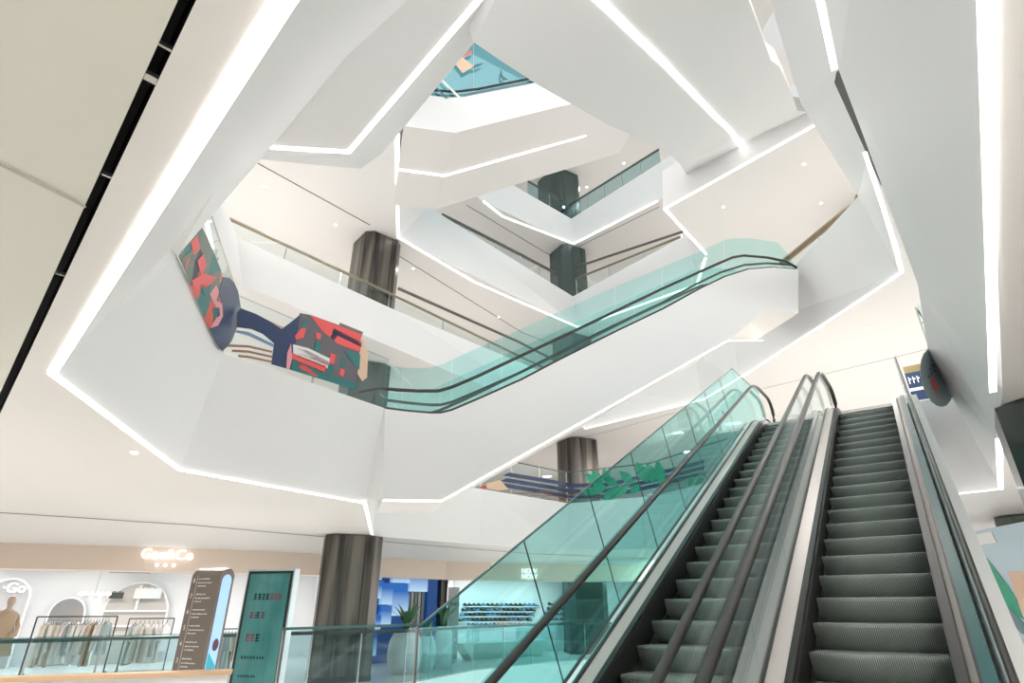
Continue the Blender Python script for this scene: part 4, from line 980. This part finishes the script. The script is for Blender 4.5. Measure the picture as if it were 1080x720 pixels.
# door opening by the stone pillar
# ------------------------------------------------------------------ UPRIGHT SIGNS
def upright(px, d, rz, W, Dd, H_, label, kind):
    near = Dp(px, 650, d); f = Vector((cos(rz), sin(rz), 0)); g = Vector((-sin(rz), cos(rz), 0))
    o = Vector((near.x, near.y, 0))-f*W
    t = thing(kind, label, 'sign', o, rz)
    return t
tp = mat('taupe_metal', (.20, .165, .14), .45, .3); skyp = mat('sky_panel', (.32, .52, .78), .3, emit=(.3, .5, .8), es=.5); cyanp = mat('cyan_panel', (.02, .32, .42), .3, emit=(.02, .3, .4), es=.4)
rz = radians(-20.6); W, Dd, Hk = .62, .30, 2.2
t = upright(224, 11.3, rz, W, Dd, Hk, 'tall taupe floor directory sign with white floor numbers', 'directory_sign')
bm = bmesh.new(); prof = [(0, 0), (Dd, 0), (Dd, Hk-.12)]+[(Dd/2+Dd/2*cos(a), Hk-.15+.15*sin(a)) for a in [pi*i/8 for i in range(1, 8)]]+[(0, Hk-.12)]
slabpoly(bm, [Vector((0, y, z)) for y, z in prof], (W, 0, 0)); bo = mesh_obj('body', bm, tp, t)
ins = [(.05, .12), (Dd-.05, .12), (Dd-.05, Hk-.2)]+[(Dd/2+(Dd/2-.05)*cos(a), Hk-.2+.10*sin(a)) for a in [pi*i/8 for i in range(1, 8)]]+[(.05, Hk-.2)]
bm = bmesh.new(); slabpoly(bm, [Vector((W+.001, y, z)) for y, z in ins], (.006, 0, 0)); mesh_obj('blue_panel', bm, skyp, t)
bm = bmesh.new(); slabpoly(bm, [Vector((W+.008, y, z)) for y, z in [(.06, .15), (Dd-.06, .15), (Dd-.06, .75), (.06, .95)]], (.003, 0, 0)); mesh_obj('cyan_area', bm, cyanp, t)
bm = bmesh.new(); slabpoly(bm, [Vector((W+.012, Dd*.55+.06*cos(a), 1.05+.09*sin(a))) for a in [2*pi*i/12 for i in range(12)]], (.003, 0, 0)); mesh_obj('dark_spot', bm, mat('maroon_spot', (.12, .03, .06), .4), t)
bm = bmesh.new(); slabpoly(bm, [Vector((.13, -.003, .3)), Vector((.135, -.003, .3)), Vector((.135, -.003, 2.08)), Vector((.13, -.003, 2.08))], (0, .002, 0)); mesh_obj('divider_line', bm, whitep, t)
for k, ch in enumerate('87654321'):
    z = 2.0-.235*k
    text(ch, .10, whitep, (.07, -.003, z), 0, bo, nm='floor_number', ext=.001)
    for q_, (wx, zz_) in enumerate([(.16, .03), (.26, -.03), (.12, -.08)]):
        rn = random.Random(k*5+q_); bm = bmesh.new(); x = .17
        while x < .17+wx+.1*rn.random():
            h_ = .02; box(bm, x, -.004, z+zz_-h_/2, x+.012+.01*rn.random(), -.001, z+zz_+h_/2*rn.uniform(.4, 1)); x += .03
        mesh_obj('tenant_line', bm, whitep, bo)
# digital screen
rz = radians(-14); W, Dd, Hs = .93, .16, 2.24
t = upright(302.5, 11.9, rz, W, Dd, Hs, 'tall teal advertising screen in a pale steel frame', 'advertising_screen')
fr = mat('pale_steel', (.50, .60, .62), .3, .5)
bm = bmesh.new(); box(bm, -.03, 0, 0, W+.03, Dd, Hs); mesh_obj('housing', bm, fr, t)
bm = bmesh.new(); box(bm, 0, -.008, .08, W-.0, -.001, Hs-.035); mesh_obj('bezel', bm, black, t)
scr = mat('screen_teal', (.05, .20, .20), .08, emit=(.06, .26, .25), es=.22)
noisy(scr, (.02, .10, .10), (.08, .22, .215), 2.0, (1, 1, .35))
nt = scr.node_tree; nt.nodes['Principled BSDF'].inputs['Emission Color'].default_value = (.07, .27, .26, 1)
bm = bmesh.new(); box(bm, .05, -.012, .14, W-.05, -.008, Hs-.08); so = mesh_obj('screen', bm, scr, t)
dk = mat('screen_dark', (.01, .05, .055), .2); dr = mat('screen_red', (.25, .07, .10), .2)
rn = random.Random(11)
for row, (z, hgt, n, x0, wch, ms) in enumerate([(1.72, .12, 7, .2, .085, (dk, dk, dk, dk, dr, dr, dr)), (1.42, .12, 3, .18, .11, (dr, dk, dr)), (1.05, .14, 3, .18, .1, (dr, dr, dk)), (.78, .05, 8, .15, .06, (dk,)*8), (.5, .04, 7, .15, .05, (dk,)*7), (.32, .05, 5, .15, .05, (dk,)*5)]):
    for k in range(n):
        bm = bmesh.new(); x = x0+k*wch
        for s_ in range(3): box(bm, x, -.015, z+s_*hgt/3, x+wch*.75, -.012, z+s_*hgt/3+hgt*.14)
        for s_ in range(2): xx = x+rn.uniform(0, wch*.5); box(bm, xx, -.016, z, xx+wch*.14, -.0125, z+hgt*.9)
        mesh_obj('glyph', bm, ms[k % len(ms)], so)
# ------------------------------------------------------------------ RIGHT EDGE: shop panels, printed disc, small signs
pa, pb_ = Dp(1012, 600, 15.5), Dp(1100, 600, 13.6); pa2, pb2 = xy(pa), xy(pb_)
zb_, zt_ = .05, 3.0
oo = Vector((pa.x, pa.y, 0)); dr_ = (Vector((pb_.x-pa.x, pb_.y-pa.y, 0))).normalized(); Lr = Vector((pb_.x-pa.x, pb_.y-pa.y, 0)).length
t = thing('shop_hoarding', 'pale blue shop panel with a green leaf shape at the lower right edge', 'panel', oo, atan2(dr_.y, dr_.x))
bm = bmesh.new(); box(bm, -.3, 0, 0, Lr+1.5, .12, 2.95); mesh_obj('board', bm, mat('pale_blue_board', (.50, .63, .70), .4), t)
def loc3(px, py): q = onv(px, py, pa2, pb2); return ((Vector((q.x, q.y, 0))-oo).dot(dr_), q.z)
def flat(poly, m, dep, nm):
    bm = bmesh.new(); slabpoly(bm, [Vector((loc3(*p)[0], -dep, max(.01, loc3(*p)[1]))) for p in poly], (0, .008, 0)); return mesh_obj(nm, bm, m, t)
flat([(1041, 588), (1052, 602), (1064, 618), (1074, 634), (1085, 655), (1078, 652), (1064, 640), (1052, 624), (1045, 606)], greenp, .012, 'leaf_shape')
flat([(1054, 628), (1066, 642), (1080, 656), (1090, 672), (1078, 668), (1064, 652)], mat('slate_print', (.12, .22, .24), .4), .01, 'slate_leaf')  # slate coloured crescent below the green one
flat([(1064, 603), (1100, 601), (1100, 660), (1080, 650)], peach, .016, 'beige_panel')
flat([(1020, 566), (1046, 560), (1052, 572), (1030, 575)], whitep, .012, 'white_band')
# printed disc on the pale blue railing beside the escalator head
rl = [o for o in bpy.data.objects if o.get('label', '').startswith('pale blue glass railing')][0]
ra, rb2 = (6.15, 7.7), (7.8, 9.35)
disc = [(988+17*cos(a)+5*sin(a), 398+31*sin(a)) for a in [2*pi*i/20 for i in range(20)]]
film(rl, disc, ra, rb2, mat('disc_grey', (.25, .33, .34), .4), .03, 'printed_disc')
film(rl, [(982, 400), (985, 398), (989, 406), (988, 414), (984, 409)], ra, rb2, coral, .04)
for x, y in ((980, 388), (981, 393), (983, 384), (984, 390), (979, 396)): film(rl, [(x, y), (x+2.5, y+.3), (x+2.8, y+2), (x+.3, y+2.4)], ra, rb2, navy, .04)
def board(px0, px1, py, hh, d, m, label, kind='sign_board', parts=()):
    a_, b_ = Dp(px0, py, d), Dp(px1, py, d); b_.z = a_.z; u = Vector((b_.x-a_.x, b_.y-a_.y, 0)); L = u.length
    t = thing(kind, label, 'sign', a_, atan2(u.y, u.x))
    bm = bmesh.new(); box(bm, 0, 0, -hh, L, .06, 0); mesh_obj('board', bm, m, t)
    for x in (L*.15, L*.85):
        bm = bmesh.new(); bar(bm, (x, .03, F2+EYE-a_.z), (x, .03, -hh), .03); mesh_obj('leg', bm, steel, t)
    return t, L
tg, L = board(952, 975, 387, .28, 17.5, mat('gold_strip', (.35, .27, .12), .4), 'gold strip sign seen right of the escalator head')
tg, L = board(954, 976, 394, .75, 17.3, navy, 'navy sign with white lettering just under the gold strip sign')
for k in range(4):
    bm = bmesh.new(); box(bm, L*(.1+.21*k), -.02, -.30, L*(.16+.21*k), -.0, -.12); box(bm, L*(.16+.21*k), -.02, -.2, L*(.24+.21*k), -.0, -.16); mesh_obj('lettering', bm, whitep, tg)
bm = bmesh.new(); box(bm, 0, -.01, -.5, L, 0, -.42); mesh_obj('white_rule', bm, whitep, tg)
q = Dp(709, 487, 24.5); t = thing('number_sign', 'small number sign behind the striped railing', 'sign', q, -radians(15))
text('14', .42, steel, (0, 0, 0), 0, t, nm='number', ext=.02)
# low ledge along the bottom left
a_, b_ = Dp(-40, 716, 10.2), Dp(243, 713, 9.6); u = Vector((b_.x-a_.x, b_.y-a_.y, 0)); L = u.length
t = thing('ledge', 'long tan topped ledge along the bottom left edge of the photo', 'ledge', (a_.x, a_.y, 0), atan2(u.y, u.x))
bm = bmesh.new(); box(bm, 0, 0, a_.z-.05, L, .3, a_.z); mesh_obj('top_board', bm, mat('tan_wood', (.62, .42, .26), .45), t)
bm = bmesh.new(); box(bm, .04, .04, 0, L-.04, .26, a_.z-.05); mesh_obj('base', bm, white, t)
# ------------------------------------------------------------------ CAMERA, WORLD, LAMPS
cam = bpy.data.cameras.new('camera'); co = bpy.data.objects.new('camera', cam); C.objects.link(co)
cam.sensor_width = 36; cam.lens = FPX/1080*36; cam.clip_start = .05; cam.clip_end = 200
co.location = (0, 0, EYE); co.rotation_euler = (pi/2+PT, 0, 0)
bpy.context.scene.camera = co
w = bpy.data.worlds.new('white_fill'); bpy.context.scene.world = w; w.use_nodes = True  # even white background, fill through the open sides and roof opening
w.node_tree.nodes['Background'].inputs[0].default_value = (.97, .985, 1, 1); w.node_tree.nodes['Background'].inputs[1].default_value = 2.6
def lamp(x, y, z, p, size=.5, col=(1, .96, .92)):
    l = bpy.data.lights.new('fill_lamp', 'AREA'); l.energy = p; l.shape = 'DISK'; l.size = size; l.color = col  # added lamps without fittings, to brighten storeys and shop interiors
    o = bpy.data.objects.new('fill_lamp', l); C.objects.link(o); o.location = (x, y, z+EYE-.02)
    return o
LP = {C1: [(-9, 5), (-6, 12), (8, 6), (12, 12), (2, -1.5), (6, 22)], C2: [(2.5, 28.5), (-9, 14), (-3, 21), (9, 22), (13, 14), (13, 20), (-8, 6)], C3: [(-9, 16), (-2, 24), (8, 23), (13, 16), (13, 8), (-8, 8)],
      C4: [(-6, 22), (3, 29), (10, 22), (13, 14)], C5: [(2, 28), (10, 20), (-6, 20)]}
for px in (-60, 40, 140, 240, 340, 500, 560, 640):
    v = behind(px, 2.6 if px < 400 else 1.8); lamp(v.x, v.y, zbot+.2-EYE, 36, .5, (1, 1, 1))
for z, L in LP.items():
    for x, y in L: lamp(x, y, z, 130 if z == C1 else 75)
s = bpy.context.scene
s.view_settings.view_transform = 'Standard'; s.view_settings.look = 'None'; s.view_settings.exposure = 0.45; s.view_settings.gamma = 1
s.view_settings.use_curve_mapping = False
s.cycles.transparent_max_bounces = 40; s.cycles.max_bounces = 10; s.cycles.diffuse_bounces = 6; s.cycles.glossy_bounces = 4
s.cycles.sample_clamp_indirect = 6; s.cycles.use_denoising = True
